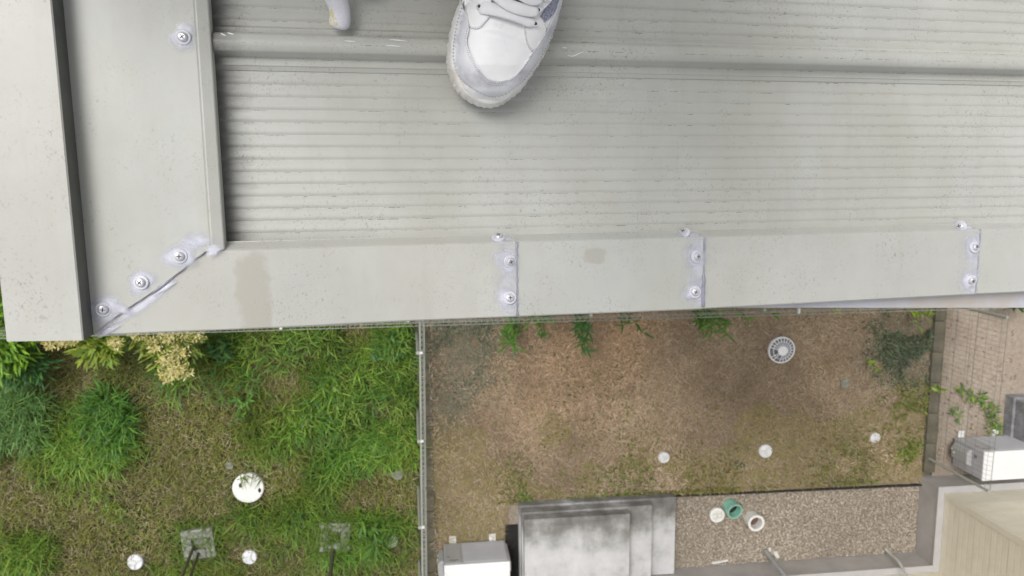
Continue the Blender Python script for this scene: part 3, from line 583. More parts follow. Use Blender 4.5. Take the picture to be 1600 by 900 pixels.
# cream flowered plant in front of the fence (two sprays), with its leaves below
CRM = [(.58, .50, .18), (.66, .59, .27), (.46, .43, .10), (.68, .62, .34)]; OLV = [(.16, .20, .03), (.22, .24, .05), (.1, .15, .03)]
heads = []; sprigs = [(.16, -.38, .84), (.06, -.27, .82), (.20, -.20, .80), (-.06, -.12, .80), (.10, -.02, .84), (.24, .02, .78), (-.20, .02, .80), (-.30, .14, .78), (.36, -.02, .76), (.38, .16, .76), (-.02, .2, .82), (.16, .2, .8), (.28, .3, .76), (-.22, .26, .78), (.04, .42, .8), (.06, -.45, .82), (.22, -.42, .8)]
for sx_, sy_, sz_ in sprigs: heads.append(cloud(120, sx_, sy_, sz_, .10, .09, .05, .042, .012, CRM, (.1, 1.5)))
bush('flowering_plant', 'tall cream flowered plant standing in the grass below the mitred corner', 'plant', -2.86, -1.55,
     [('flower_cluster', heads), ('leaves', [cloud(700, .05, -.0, .68, .38, .42, .13, .12, .02, OLV+YL), cloud(300, .05, 0, .3, .35, .4, .2, .14, .022, DK)])], stems=sprigs)
heads = [cloud(110, a, b, .7, .08, .06, .04, .042, .012, CRM, (.1, 1.5)) for a, b in ((-.12, .0), (0, .02), (.1, .05), (.52, -.02))]
bush('flowering_plant', 'low yellow green plant with few cream blooms under the barge end', 'plant', -3.86, -1.63,
     [('flower_cluster', heads), ('leaves', [cloud(420, .26, -.06, .5, .24, .18, .12, .16, .030, YL), cloud(120, .30, .03, .42, .28, .2, .12, .14, .03, BR)])], stems=[(-.12, 0, .7), (.1, .05, .7), (.5, 0, .66), (.3, -.1, .5)])
bush('leafy_shrub', 'bright green feathery shrub left of the barge corner', 'shrub', -4.62, -1.62,
     [('leaves', [cloud(1100, 0, .05, .55, .42, .42, .22, .18, .026, [(.16, .30, .025), (.20, .36, .03), (.11, .24, .03)]), cloud(420, .1, -.32, .35, .35, .2, .2, .15, .025, DK)])], stems=[(-.2, .1, .6), (.1, -.1, .6), (.25, .1, .5)])
bush('leafy_shrub', 'bluish green feathery clump at the left edge of the lawn', 'shrub', -4.72, -2.60,
     [('leaves', [cloud(520, dx, dy, .12, r_, r_*.85, .13, .16, .010, [(.075, .17, .042), (.105, .21, .05), (.14, .245, .055)], (.3, 1.3), (.3, 1.1), 4) for dx, dy, r_ in ((-.25, .12, .30), (.12, .16, .30), (-.3, -.2, .28), (.12, -.14, .26))])], stems=[(-.2, .1, .3), (.15, -.1, .3)])
bush('grass_tuft', 'dark green arching tuft right of the bluish feathery clump', 'grass tuft', -3.72, -2.58,
     [('leaves', [cloud(190, dx, dy, .09, .17, .17, .10, .22, .011, [(.05, .14, .022), (.07, .19, .025), (.12, .25, .03)], (.2, 1.0), (.6, 1.4), 4) for dx, dy in ((0, .12), (-.12, -.1), (.12, -.12), (.02, -.34))])], stems=[(.05, 0, .2)])
bush('grass_tuft', 'bright green arching tuft below the dark tuft on the lawn', 'grass tuft', -4.0, -3.02,
     [('leaves', [cloud(160, dx, dy, .07, .19, .17, .07, .20, .010, [(.12, .25, .025), (.16, .30, .03), (.19, .30, .05)], (.2, 1.0), (.6, 1.4), 4) for dx, dy in ((-.25, .06), (.05, .1), (.25, -.12), (-.1, -.15))])], stems=[(.05, 0, .2)])
bush('creeper', 'thin green creeper trailing over the sandy yard above the right unit', 'creeper', 7.2, -2.9,
     [('leaves', [cloud(15, a, b, .03, .10, .08, .03, .075, .026, BR+YL, (.9, 1.5)) for a, b in ((-.26, .12), (-.12, .03), (0, -.02), (.1, -.08), (.2, -.18), (.22, -.3), (.24, -.42), (.28, -.48), (-.33, -.22))])], stems=[(-.26, .12, .03), (.24, -.45, .03)])
bush('leafy_shrub', 'dark green shrub tip at the far right under the roof edge', 'shrub', 7.3, -1.45,
     [('leaves', [cloud(300, 0, 0, .4, .3, .16, .14, .14, .03, DK)])], stems=[(0, 0, .4)])
# ------------------------------------------------------------------ kerbs and wire mesh fences
mb = MB(); k_ = -9.0
def kerb(name, label, x0, x1, y0, y1, along, n, zt=.05):
    root = thing(name, label, 'kerb', ((x0+x1)/2, (y0+y1)/2, 0))
    cx, cy = (x0+x1)/2, (y0+y1)/2; L = (y1-y0) if along == 'y' else (x1-x0); l = L/n; q = MB()
    if along == 'y': q.box(-(x1-x0)/2, (x1-x0)/2, -l/2+.003, l/2-.003, -.1, zt)
    else: q.box(-l/2+.003, l/2-.003, -(y1-y0)/2, (y1-y0)/2, -.1, zt)
    first = q.build('kerb_block', M_conc, root, bevel=.006)
    for i in range(n):
        o = first if i == 0 else link('kerb_block', first.data, root)
        s_ = -L/2+l*(i+.5); o.location = (0, s_, random.uniform(-.004, .004)) if along == 'y' else (s_, 0, random.uniform(-.004, .004))
    return root
kerb('concrete_kerb', 'dark concrete kerb under the fence between lawn and dry bed', -.20, -.03, -7.3, -1.62, 'y', 14, .03)
kerb('concrete_kerb', 'dark concrete kerb under the fence along the eaves', -6.5, 6.4, -1.42, -1.25, 'x', 32)
kerb('concrete_kerb', 'grey concrete kerb between dry bed and sandy yard', 6.465, 6.62, -3.9, -.6, 'y', 8, .06)
def wire_fence(label, p0, p1, bulge, h=1.1, z0=.06, lean=(0, 0), pitch=.057, posts=(), span=2.0, clips=(), wr=.0032, mat=None):
    """bent wire mesh panels between posts; bulge = unit side the stiffening folds point to"""
    p0 = Vector((*p0, 0)); p1 = Vector((*p1, 0)); d = (p1-p0); L = d.length; d.normalize(); bu = Vector((*bulge, 0)); ln = Vector((*lean, 0))
    root = thing('wire_fence', label, 'fence', p0)
    prof = [(0, z0), (0, z0+.14), (.042, z0+.18), (0, z0+.22), (0, h*.5), (.042, h*.5+.04), (0, h*.5+.08), (0, h-.085), (.042, h-.045), (.0, h)]
    at = lambda s_, k: d*s_+bu*prof[k][0]+ln*(prof[k][1]-z0)/(h-z0)+Vector((0, 0, prof[k][1]))
    nP = max(1, round(L/span)); l = L/nP
    for i in range(nP):
        q = MB(); a, b = l*i+.012, l*(i+1)-.012; m_ = int((b-a)/pitch)
        for j in range(m_+1):
            s_ = a+(b-a)*j/m_
            for k in range(len(prof)-1): q.bar(at(s_, k), at(s_, k+1), wr*.85, 4)
        for k in range(len(prof)): q.bar(at(a, k), at(b, k), wr*1.6 if k >= len(prof)-2 else wr*1.2, 4)
        for z_ in ((.32, .46, .70, .82) if wr > .002 else (.5, .8)):
            f = (z_-z0)/(h-z0); o = ln*f+Vector((0, 0, z_)); q.bar(d*a+o, d*b+o, wr*1.2, 4)
        tag(q.build('mesh_panel', mat or M_wire, root), kind='stuff')
    for s_ in posts:
        q = MB(); q.bar(d*s_-bu*.030+Vector((0, 0, 0)), d*s_-bu*.030+ln+Vector((0, 0, h+.01)), .017, 10); q.bar(d*s_-bu*.03+ln+Vector((0, 0, h+.01)), d*s_-bu*.03+ln+Vector((0, 0, h+.022)), .019, 10)
        q.build('post', M_wire, root)
    for s_ in clips:
        q = MB(); c = d*s_+ln+Vector((0, 0, h-.005)); e = d*.013; g_ = bu*.85
        q.add([c-e-g_*.045+Vector((0, 0, .0)), c+e-g_*.045, c+e+g_*.025, c-e+g_*.025]+[v_+Vector((0, 0, .024)) for v_ in (c-e-g_*.045, c+e-g_*.045, c+e+g_*.025, c-e+g_*.025)], [(3, 2, 1, 0), (4, 5, 6, 7), (0, 1, 5, 4), (1, 2, 6, 5), (2, 3, 7, 6), (3, 0, 4, 7)])
        q.build('clip', M_clip, root)
    return root
wire_fence('pale green wire mesh fence between green lawn and brown bed', (-.155, -1.46), (-.245, -7.0), (1, 0), lean=(.03, 0), posts=(.32, 1.29, 2.27, 3.25, 4.2, 5.2), span=1.93, clips=(.32, 1.29, 2.27, 3.25))
wire_fence('long wire mesh fence running along under the roof eaves', (-6.5, -1.46), (6.62, -1.46), (0, -1), wr=.0024, posts=tuple(np.arange(.4, 13, 1.95)), clips=(4.95, 10.55, 12.9))
wire_fence('wire mesh fence between brown bed and sandy yard on the right', (6.60, -1.50), (6.555, -3.72), (1, 0), wr=.0019, mat=pm('dull_wire', [(.14, .14, .12), (.2, .2, .18)], 30, .6), posts=(.1, 2.2), span=2.2, clips=())
# ------------------------------------------------------------------ the house across the yard
nb = thing('house', 'beige sided house across the yard on a grey rendered foundation', 'house', (6.46, -5.05, 0))
T = Vector((6.46, -5.05, 0)); FH = .36
mb = MB(); mb.box(0, 6, -4.5, 1.08, -.2, FH); mb.build('foundation', M_found, nb, bevel=.004)
mb = MB(); mb.box(-6.46, -.002, -4.5, .0, -.2, FH); mb.build('foundation', M_found, nb, bevel=.004)
mb = MB(); mb.box(-.012, 6.01, -4.4, 1.092, FH+.001, FH+.022); mb.build('foundation_flashing', M_found_top, nb, bevel=.002)
mb = MB(); mb.box(-6.46, -.014, -4.4, .012, FH+.001, FH+.022); mb.build('foundation_flashing', M_found_top, nb, bevel=.002)
def board_mesh(L, hgt, axis):
    """one ribbed siding board, hgt tall: four shallow courses"""
    V = []; F = []; n = 9; prof = []
    for k in range(3): z0, z1 = hgt*k/3, hgt*(k+1)/3; prof += [(z0, .009), (z0+.010, .0106), (z1-.010, .0102), (z1-.001, .009)]
    for s_ in (0, L):
        for z_, o_ in prof: V.append((s_, o_, z_) if axis == 'x' else (-o_, -s_, z_))
    m_ = len(prof)
    for k in range(m_-1): F.append((k, k+1, m_+k+1, m_+k) if axis == 'y' else (k, m_+k, m_+k+1, k+1))
    return mesh('siding_board', V, F, M_siding)
WH = 5.4; bh = .27; nbrd = int((WH-FH)/bh)
bx_, by_ = board_mesh(5.8, bh-.0015, 'x'), board_mesh(3.9, bh-.0015, 'y'); bm_ = board_mesh(6.5, bh-.0015, 'x')
mb = MB(); mb.box(.09, 5.9, -4.4, .99, FH+.022, WH); mb.box(-6.46, .085, -4.4, -.09, FH+.022, WH); mb.build('wall', M_siding, nb)
for k in range(nbrd):
    z_ = FH+.024+bh*k
    link('siding_board', bx_, nb, (.075+.06, .99, z_)); link('siding_board', by_, nb, (.09, .99-.06, z_)); link('siding_board', bm_, nb, (-6.46, -.09, z_))
mb = MB(); mb.box(.068, .135, .93, 1.012, FH+.023, WH); mb.build('corner_trim', M_trim, nb, bevel=.004)
mb = MB(); mb.box(-6.9, 6.4, -4.9, .25, WH+.004, WH+.16); mb.box(-.25, 6.4, .252, 1.3, WH+.004, WH+.16); mb.build('roof', M_tile, nb)
# drip pipe and hose running out of the wall
mb = MB(); tube(mb, smooth_pts([(0, .16, .02), (.005, .13, .2), (.01, .10, .55), (.01, .035, .62), (.01, -.02, .63)], 5), .028, 10)
o = mb.build('drain_pipe', M_pvcgrey, None, (4.31, -5.03, 0), smooth=True); tag(o, 'grey drain pipe rising from the gravel up the foundation', 'pipe')
mb = MB(); tube(mb, smooth_pts([(-.03, .09, .01), (-.03, .075, .12), (-.06, .09, .32), (-.11, .06, .55), (-.16, .03, .8), (-.18, .02, 1.1)], 6), .017, 8)
o = mb.build('hose', pm('hose_white', [(.5, .49, .46), (.62, .61, .57)], 20, .5), None, (6.05, -5.06, 0), smooth=True); tag(o, 'pale curved hose hanging into the gravel corner', 'hose')
for (x, y, lx, ly, a, lab) in [(4.47, -4.94, .11, .05, -1.1, 'small white broken plastic bit beside the grey drain pipe'), (3.69, -4.985, .24, .025, .05, 'thin white strip lying at the foot of the foundation'), (4.37, -4.86, .05, .025, 1.2, 'tiny white plastic chip at the drain pipe foot')]:
    mb = MB(); pl = [(-lx/2, -ly/2), (-lx*.1, -ly*.6), (lx/2, -ly*.3), (lx*.45, ly/2), (0, ly*.42), (-lx*.4, ly*.5)]; mb.prism(pl, 0, .018)
    tag(mb.build('plastic_scrap', M_pvcw, None, (x, y, .012), (.1, .05, a), bevel=.003), lab, 'scrap')
mb = MB(); mb.box(0, 3.44, -.008, .008, -.05, .045); q = mb.build('edging', M_black, None, (3.03, -4.035, 0), (0, 0, -.012)); tag(q, 'thin black edging strip between dry bed and gravel', 'edging')
# concrete steps against the house
st = thing('concrete_steps', 'stained pale concrete steps with three treads against the foundation', 'steps', (1.0, -3.99, 0))
for (x1, z0_, h_) in ((2.03, 0, .15), (1.675, .152, .30), (1.35, .302, .45)):
    q = MB(); q.box(0.005+(h_*.08), x1, -1.05, -.002-(h_-.15)*.15, -.05 if z0_ == 0 else z0_-.002, h_); s_ = q.build('step', M_step, st, bevel=.012)
    q = MB(); q.box(x1-.075, x1-.062, -1.04, -.05-(h_-.15)*.15, h_-.001, h_+.0035); 
    if h_ > .4: q.box(.10, .112, -1.04, -.05, h_-.001, h_+.0035); q.box(.12, x1-.08, -.145, -.132, h_-.001, h_+.0035); q.box(.12, x1-.08, -.115, -.108, h_-.001, h_+.0035)
    q.build('nosing_line', M_step, s_)
M_dk = pm('dark_concrete', [(.13, .13, .135), (.22, .22, .23), (.34, .34, .36)], 6, .85, .3, 70, .004)
st2 = thing('concrete_steps', 'dark grey concrete step block at the right edge of the picture', 'steps', (7.60, -2.88, 0))
for (x0_, z0_, h_) in ((0, 0, .15), (.03, .152, .34)):
    q = MB(); q.box(x0_, 1.1, -.60, -x0_, -.05 if z0_ == 0 else z0_-.002, h_); q.build('step', M_dk, st2, bevel=.012)
# outdoor air conditioner units
def ac_unit():
    root = thing('ac_unit', 'white outdoor air conditioner unit beside the concrete steps', 'air conditioner', (.07, -4.48, 0))
    W, D, z0, z1 = .775, .375, .045, .60
    q = MB(); q.box(0, W, -D, 0, z0, z1-.028); q.build('casing', M_acg, root, bevel=.012, seg=3)
    q = MB(); q.box(-.004, W+.004, -D-.004, .004, z1-.03, z1); q.build('top_cover', M_acw, root, bevel=.010, seg=3)
    q = MB(); q.box(.012, .205, -.002, .006, z0+.02, z1-.05); sp_ = q.build('service_panel', M_acp, root, bevel=.003)
    q = MB(); q.box(.03, .07, .0055, .008, z1-.20, z1-.185); q.box(.055, .17, .0055, .008, z1-.125, z1-.112); q.box(.10, .14, .0055, .008, z1-.098, z1-.09); q.build('badge', M_acd, sp_)
    q = MB(); q.box(.222, W-.015, -.002, .004, z0+.02, z1-.05); gp = q.build('fan_grille', M_acg, root, bevel=.002)
    q = MB()
    for k in range(26): z_ = z0+.04+.0175*k; q.box(.232, W-.03, .003, .009, z_, z_+.009)
    tag(q.build('grille_slats', M_acg, gp), kind='stuff')
    q = MB(); q.prism([(-.075, -.24), (0, -.27), (0, -.04), (-.055, -.05), (-.08, -.10)], .10, .40); q.build('valve_cover', M_acp, root, bevel=.018, seg=3)
    q = MB(); q.box(-.012, .001, -.13, -.09, z1-.17, z1-.12); q.build('handle', M_acd, root, bevel=.003)
    q = MB(); q.bar((-.085, -.16, .16), (-.03, -.14, .16), .014, 8); q.bar((-.085, -.12, .12), (-.03, -.11, .12), .010, 8); q.build('valve', M_pvcw, root)
    q = MB(); q.box(W-.001, W+.022, -.17, -.05, z0, z1-.09); q.build('side_rail', M_acw, root, bevel=.003)
    for x_ in (.075, .575):
        q = MB(); q.box(x_, x_+.085, -D-.03, .075, 0, .022); q.box(x_+.008, x_+.077, -.26, -.01, .022, .06); q.build('foot', M_pvcw, root, bevel=.004)
    return root
def copy_tree(o, parent=None):
    c_ = o.copy(); C.objects.link(c_); c_.parent = parent
    for ch in list(o.children): copy_tree(ch, c_)
    return c_
a1 = ac_unit(); a1['group'] = 'outdoor units by the house'
a2 = copy_tree(a1); a2.location = (6.87, -3.43, 0); a2['label'] = 'white outdoor air conditioner unit behind the right wire fence'
mb = MB(); mb.box(.0, .83, -4.83, -4.42, -.02, .012); 
# ------------------------------------------------------------------ pipes, lids, caps, blocks
def pipe(label, x, y, h, R_, mat, open_, inner, tilt=(0, 0), rim=.012, depth=.22):
    root = thing('drain_pipe', label, 'pipe', (x, y, 0), (tilt[0], tilt[1], 0), 'upright drain pipes in the gravel')
    q = MB(); n_ = 32
    if open_: q.lathe([(R_*.93, -.06), (R_*.93, h-.05), (R_, h-.045), (R_+.003, h-.004), (R_, h), (R_-rim, h), (R_-rim-.004, h-.006), (R_-rim-.004, h-depth)], n_)
    else: q.lathe([(R_*.93, -.06), (R_*.93, h-.05), (R_, h-.045), (R_+.002, h-.006), (R_-.004, h), (R_*.72, h), (R_*.70, h-.006), (.001, h-.006)], n_)
    q.build('pipe_wall', mat, root, smooth=False)
    if open_: q = MB(); q.lathe([(R_-rim, h-depth+.006), (.001, h-depth+.01)], n_); q.build('pipe_bottom', inner, root)
    else: q = MB(); q.lathe([(R_*.66, h-.004), (R_*.60, h+.003), (.001, h+.004)], n_); q.build('pipe_cap', M_pvcs, root)
    return root
pipe('upright white drain pipe closed with a stained cap', 3.625, -4.325, .05, .098, M_pvcw, False, None)
pipe('leaning green drain pipe with an open mouth', 3.808, -4.225, .14, .104, M_pvcg, True, M_black, (.16, .12), .016, .11)
pipe('upright white drain pipe with a thick open rim', 4.108, -4.412, .16, .108, M_pvcw, True, M_soilpipe, (0, 0), .026, .13)
ld = thing('lid', 'round white lid half overgrown by grass in the lawn', 'lid', (-2.25, -3.617, 0))
q = MB(); q.lathe([(.185, .0), (.185, .045), (.178, .055), (.165, .058), (.162, .055), (.02, .058), (.001, .058)], 40); q.build('plate', pm('lid_white', [(.70, .70, .66), (.78, .78, .74)], 14, .5), ld)
for a, b in ((-.085, .045), (.135, -.03)):
    q = MB(); q.prism([(a+.018*math.cos(k*.785), b+.03*math.sin(k*.785)) for k in range(8)], .054, .0605); q.build('hand_hole', M_black, ld)
n = 20; ang = rng.uniform(.5, 2.6, n); rr = rng.uniform(.15, .22, n); P = blades(np.stack([-2.25+rr*np.cos(ang), -3.617+rr*np.sin(ang), np.full(n, .055)], 1), ang+math.pi+rng.normal(0, .7, n), rng.uniform(.08, .19, n), rng.uniform(.008, .014, n), rng.uniform(.8, 1.3, n), rng.uniform(.1, .6, n), jit((.13, .17, .03), n), 3)
tag(link('grass', merge_mesh('grass', [P], M_grass)), 'grass blades bending over the round white lid', kind='stuff')
gt = thing('round_grating', 'round pale slotted grating lying on the brown bed', 'grating', (4.40, -2.15, .05), (.06, -.05, .3))
q = MB(); q.lathe([(.001, .05), (.055, .05), (.062, .044), (.062, .03)], 24); q.lathe([(.062, .03), (.02, .03), (.001, .03)], 24); q.build('hub', M_grate, gt)
q = MB()
for (ra, rb, z_) in ((.158, .172, .012), (.112, .117, .026)): q.lathe([(ra, z_-.012), (ra, z_), (rb, z_), (rb, z_-.012)], 40, cap=False)
q.build('rings', M_grate, gt)
for k in range(22):
    t = k*2*math.pi/22; q = MB(); a, b = (.06*math.cos(t), .06*math.sin(t), .042), (.162*math.cos(t), .162*math.sin(t), .012); q.bar(a, b, .0058, 4)
    if k not in (10, 11, 14): q.build('spoke', M_grate, gt)
q = MB(); q.lathe([(.172, -.028), (.166, .004)], 40, cap=False); q.build('skirt', M_grate, gt)
q = MB(); q.lathe([(.166, -.006), (.001, -.006)], 40); q.build('added_slot_shade_disc', pm('slot_shade', [(.14, .14, .16), (.22, .21, .21)], 20, .9), gt)  # added dark disc, gives the shade behind the slots
def ground_cap(label, x, y, R_, rot, buried=0, n_arm=3):
    root = thing('ground_cap', label, 'cap', (x, y, .015-buried), (random.uniform(-.12, .12), random.uniform(-.12, .12), rot), 'small round white caps pushed into the ground')
    q = MB(); q.lathe([(R_, -.02), (R_, .018), (R_*.93, .03), (R_*.85, .032), (R_*.80, .024), (R_*.3, .030), (.001, .030)], 24); q.build('dome', M_cap_l, root)
    q = MB()
    for k in range(n_arm): t = k*2*math.pi/n_arm; q.bar((0, 0, .036), (R_*.82*math.cos(t), R_*.82*math.sin(t), .03), .011, 6)
    q.lathe([(R_*.28, .028), (R_*.24, .046), (.001, .050)], 14); q.build('ridges', M_clip, root)
    return root
for (x, y, R_, r_, bu_, lab) in [(2.896, -3.506, .075, .2, 0, 'round white cap on the brown bed nearest the steps'), (4.253, -3.491, .088, .9, 0, 'greyish round cap beside a dark weed on the brown bed'), (5.763, -3.385, .07, 1.7, .012, 'half hidden pale cap on the right of the brown bed'),
        (-3.615, -4.48, .095, .4, 0, 'round white cap left of the twin rod block'), (-2.287, -4.507, .09, 1.1, 0, 'ribbed white cap between the two concrete blocks'), (-.583, -4.414, .088, 2.0, .005, 'grass covered white cap nearest the mesh fence')]:
    ground_cap(lab, x, y, R_, r_, bu_)
for (x, y, R_, lab) in [(5.29, -2.627, .06, 'pale flat stone below the grey green weed patch'), (-.47, -3.55, .07, 'bluish grey stone in the grass near the fence'), (-2.45, -3.33, .05, 'pale stone in the sandy bare patch of the lawn')]:
    q = MB(); bm = bmesh.new(); bmesh.ops.create_icosphere(bm, subdivisions=2, radius=R_)
    for v_ in bm.verts: v_.co = v_.co*random.uniform(.85, 1.15); v_.co.z *= .45
    me = bpy.data.meshes.new('stone'); bm.to_mesh(me); bm.free(); me.materials.append(M_block); tag(link('stone', me, None, (x, y, .03)), lab, 'stone')
def foot_block(label, x, y, rot, cover):
    root = thing('concrete_block', label, 'block', (x, y, 0), (0, 0, rot)); q = MB(); s_ = .185
    for (x0, x1, y0, y1) in ((-s_, -.075, -s_, s_), (.075, s_, -s_, s_), (-.0745, .0745, -s_, -.07), (-.0745, .0745, .07, s_)): q.box(x0, x1, y0, y1, 0, .12)
    q.box(-.0745, .0745, -.0695, .0695, 0, .075); q.build('base', M_block, root, bevel=.01)
    n = cover; a = rng.uniform(0, 6.283, n); P = blades(np.stack([np.sign(rng.normal(0, 1, n))*np.abs(rng.normal(.17, .08, n))+.02, rng.uniform(-.25, .27, n), rng.uniform(.02, .10, n)], 1), a, rng.uniform(.1, .22, n), rng.uniform(.008, .016, n), rng.uniform(.4, 1.3, n), rng.uniform(.2, .9, n), jit((.12, .19, .03), n), 4)
    return root, P
r1, P1 = foot_block('weathered square concrete block holding two dark rods', -2.85, -4.26, .08, 420)
r2, P2 = foot_block('square concrete block nearly hidden by grass with one dark rod', -1.25, -4.28, -.05, 800)
V_ = []
for P, (x, y) in ((P1, (-2.85, -4.26)), (P2, (-1.25, -4.28))): P[0][:, 0] += x; P[0][:, 1] += y
tag(link('grass', merge_mesh('grass', [P1, P2], M_grass)), 'grass blades creeping over the two concrete blocks', kind='stuff')
def rod(label, a, b, r):
    q = MB(); d_ = Vector(b)-Vector(a); q.bar((0, 0, 0), d_, r, 10); q.bar(d_, d_+d_.normalized()*.01, r*1.05, 10)
    tag(q.build('rod', M_rod, None, a), label, 'rod', 'dark rods standing in concrete blocks')
rod('dark rod in the left concrete block, left of the pair', (-2.915, -4.30, .08), (-2.79, -4.53, 1.9), .018)
rod('dark rod in the left concrete block, right of the pair', (-2.855, -4.37, .08), (-2.70, -4.57, 1.9), .018)
rod('single dark rod standing in the grass covered block', (-1.275, -4.42, .06), (-1.20, -4.72, 1.9), .024)
# ------------------------------------------------------------------ the person on the roof (coordinates in the roof's local frame, metres)
PB = Vector((.30, .30, 0)); Rm = Matrix.Rotation(RR[1], 4, 'Y'); person = thing('person', 'person crouching on the roof in white leather sneakers and a white grip glove', 'person', RO+(Rm @ PB), RR)
SOLE = np.array([[249.0, 247.7], [242.2, 232.0], [236.6, 210.1], [234.1, 188.1], [237.1, 172.3], [243.4, 159.7], [252.5, 151.6], [265.8, 145.3], [277.8, 143.5], [289.4, 146.2], [299.6, 152.8], [309.9, 160.7], [320.2, 173.9], [332.6, 192.2], [340.9, 207.9], [347.8, 226.0], [351.9, 242.1], [354.0, 251.7], [354.6, 289.4], [349.1, 338.6], [342.4, 386.6], [331.2, 415.5], [308.5, 431.3], [282.7, 429.1], [264.6, 407.3], [256.2, 362.8], [252.5, 296.8]])/1000
W0 = .018; TIP = SOLE[:, 1].min(); INS = .006
def sbounds(y):
    xs = []
    for i in range(len(SOLE)):
        a, b = SOLE[i], SOLE[(i+1) % len(SOLE)]
        if (a[1]-y)*(b[1]-y) <= 0 and a[1] != b[1]: xs.append(a[0]+(b[0]-a[0])*(y-a[1])/(b[1]-a[1]))
    return (min(xs), max(xs)) if xs else None
def sh(x, y):
    t = y-(TIP+INS); Hc = np.interp(t, [0, .006, .015, .03, .06, .09, .12, .16, .2, .27], [0, .016, .026, .036, .044, .052, .064, .08, .088, .075]); b = sbounds(y)
    if b is None or t <= 0: return W0+.026
    L, R_ = b[0]+INS*.9, b[1]-INS*.6; s_ = min(1, abs((x-(L+R_)/2)/max((R_-L)/2, 1e-4))); return W0+.026+Hc*(1-s_**2.6)**.5
def loc(p): return Vector(p)-PB
shoe_parts = []
def drape(name, poly, off, thick, mat, parent, step=.0035, closed=True, curve=4):
    P = [(a/1000, b/1000) for a, b in poly]
    if curve: P = [tuple(q[:2]) for q in smooth_pts([(a, b, 0) for a, b in P+[P[0]]], curve)][:-1]
    xs = [p[0] for p in P]; ys = [p[1] for p in P]; n = len(P); pts = [Vector(p) for p in P]
    def inside(x, y):
        c_ = False; j = n-1
        for i in range(n):
            if (ys[i] > y) != (ys[j] > y) and x < (xs[j]-xs[i])*(y-ys[i])/(ys[j]-ys[i])+xs[i]: c_ = not c_
            j = i
        return c_
    x = min(xs)
    while x < max(xs):
        y = min(ys)
        while y < max(ys):
            if inside(x, y) and min((a-x)**2+(b-y)**2 for a, b in P) > (step*.5)**2: pts.append(Vector((x, y)))
            y += step
        x += step
    v2, _, f2, ov, _, _ = delaunay_2d_cdt(pts, [], [list(range(n))], 1, 1e-6)
    V = [loc((p.x, p.y, sh(p.x, p.y)+off)) for p in v2]; F = []
    for f in f2:
        a, b, c_ = [v2[i] for i in f[:3]]; F.append(tuple(f) if (b-a).cross(c_-a) > 0 else tuple(reversed(f)))
    # skirt round the boundary
    bidx = [i for i, o_ in enumerate(ov) if o_ and min(o_) < n]; bidx.sort(key=lambda i: min(ov[i])); base = len(V)
    for i in bidx: p = v2[i]; V.append(loc((p.x, p.y, sh(p.x, p.y)+off-thick)))
    m_ = len(bidx)
    for k in range(m_): F.append((bidx[k], bidx[(k+1) % m_], base+(k+1) % m_, base+k))
    me = mesh(name, V, F, mat, True); o = link(name, me, parent); return o
shoe = link('shoe', bpy.data.meshes.new('shoe'), person)
# sole: layered rim with a bumpy foxing band
def dense(poly, n=10): return [np.array(q[:2]) for q in smooth_pts([(a, b, 0) for a, b in list(poly)+[poly[0]]], n)][:-1]
D = dense(SOLE, 12); cen = np.array([.295, .29]); nD = len(D)
nrm = []
for i in range(nD): t = D[(i+1) % nD]-D[i-1]; t = t/np.linalg.norm(t); nrm.append(np.array([t[1], -t[0]]))
sgn = 1 if (D[40]-cen).dot(nrm[40]) > 0 else -1
layers = [(-.004, .000, 0), (.0, .003, 1), (.0008, .010, 1), (.0002, .016, 1), (-.0010, .020, 0), (-.0016, .0235, 0), (-.0030, .0262, 0), (-.0075, .0268, 0), (-.014, .025, 0)]
V = []; F = []
for j, (o_, z_, b_) in enumerate(layers):
    for i in range(nD):
        bmp = ((.0010 if D[i][0] < .248 else .0004)*math.sin(i*2.09+j*1.3)*(1 if b_ else 0))+(.0005*math.sin(i*.9+j) if b_ else 0); p = D[i]+sgn*nrm[i]*(o_+bmp); V.append(loc((p[0], p[1], W0+z_)))
for j in range(len(layers)-1):
    for i in range(nD): F.append((j*nD+i, j*nD+(i+1) % nD, (j+1)*nD+(i+1) % nD, (j+1)*nD+i))
F.append(tuple(range(nD))); F.append(tuple((len(layers)-1)*nD+i for i in range(nD)))
link('sole', mesh('sole', V, F, M_sole, True), shoe)
# upper: one height field over the whole foot
V = []; F = []; ny, nx = 150, 45; y0, y1 = TIP+INS+.0002, .425
for j in range(ny+1):
    y = y0+(y1-y0)*(j/ny)**1.6; b = sbounds(y); L, R_ = b[0]+INS*.9, b[1]-INS*.6
    for i in range(nx+1): s_ = -math.cos(math.pi*i/nx); x = (L+R_)/2+s_*(R_-L)/2; yc = y+.30*(x-.283)+.6*(x-.283)**2*10; wr = .0008*math.cos((yc-.2075)*900)*math.exp(-((yc-.2075)/.0055)**2)*math.exp(-((x-.285)/.02)**4); V.append(loc((x, y, sh(x, y)+wr)))
for j in range(ny):
    for i in range(nx): a = j*(nx+1)+i; F.append((a, a+1, a+nx+2, a+nx+1))
up = mesh('shoe', V, F, M_shoe, True); shoe.data = up
VAMP = [(250.4, 213.0), (248.4, 200.6), (252.6, 185.1), (261.4, 172.1), (272.5, 165.0), (284.0, 165.0), (296.2, 170.4), (306.6, 183.4), (312.4, 192.6)]
vo = [tuple(q[:2]) for q in smooth_pts([(a, b, 0) for a, b in [(247.5, 247), (249.6, 230)]+VAMP+[(322, 205), (333, 224), (341, 246)]], 5)]
outer_ = []
for (a, b) in vo: outer_.append((a, b))
rim = []
for q in D:
    y = q[1]
    if y < .247: rim.append((q*1000))
rim.sort(key=lambda q: math.atan2(q[0]-292, -(q[1]-262)))       # from the left side round the toe to the right side
rim = [(292+(q[0]-292)*.925-.8, 247+(q[1]-247)*.925) for q in rim]
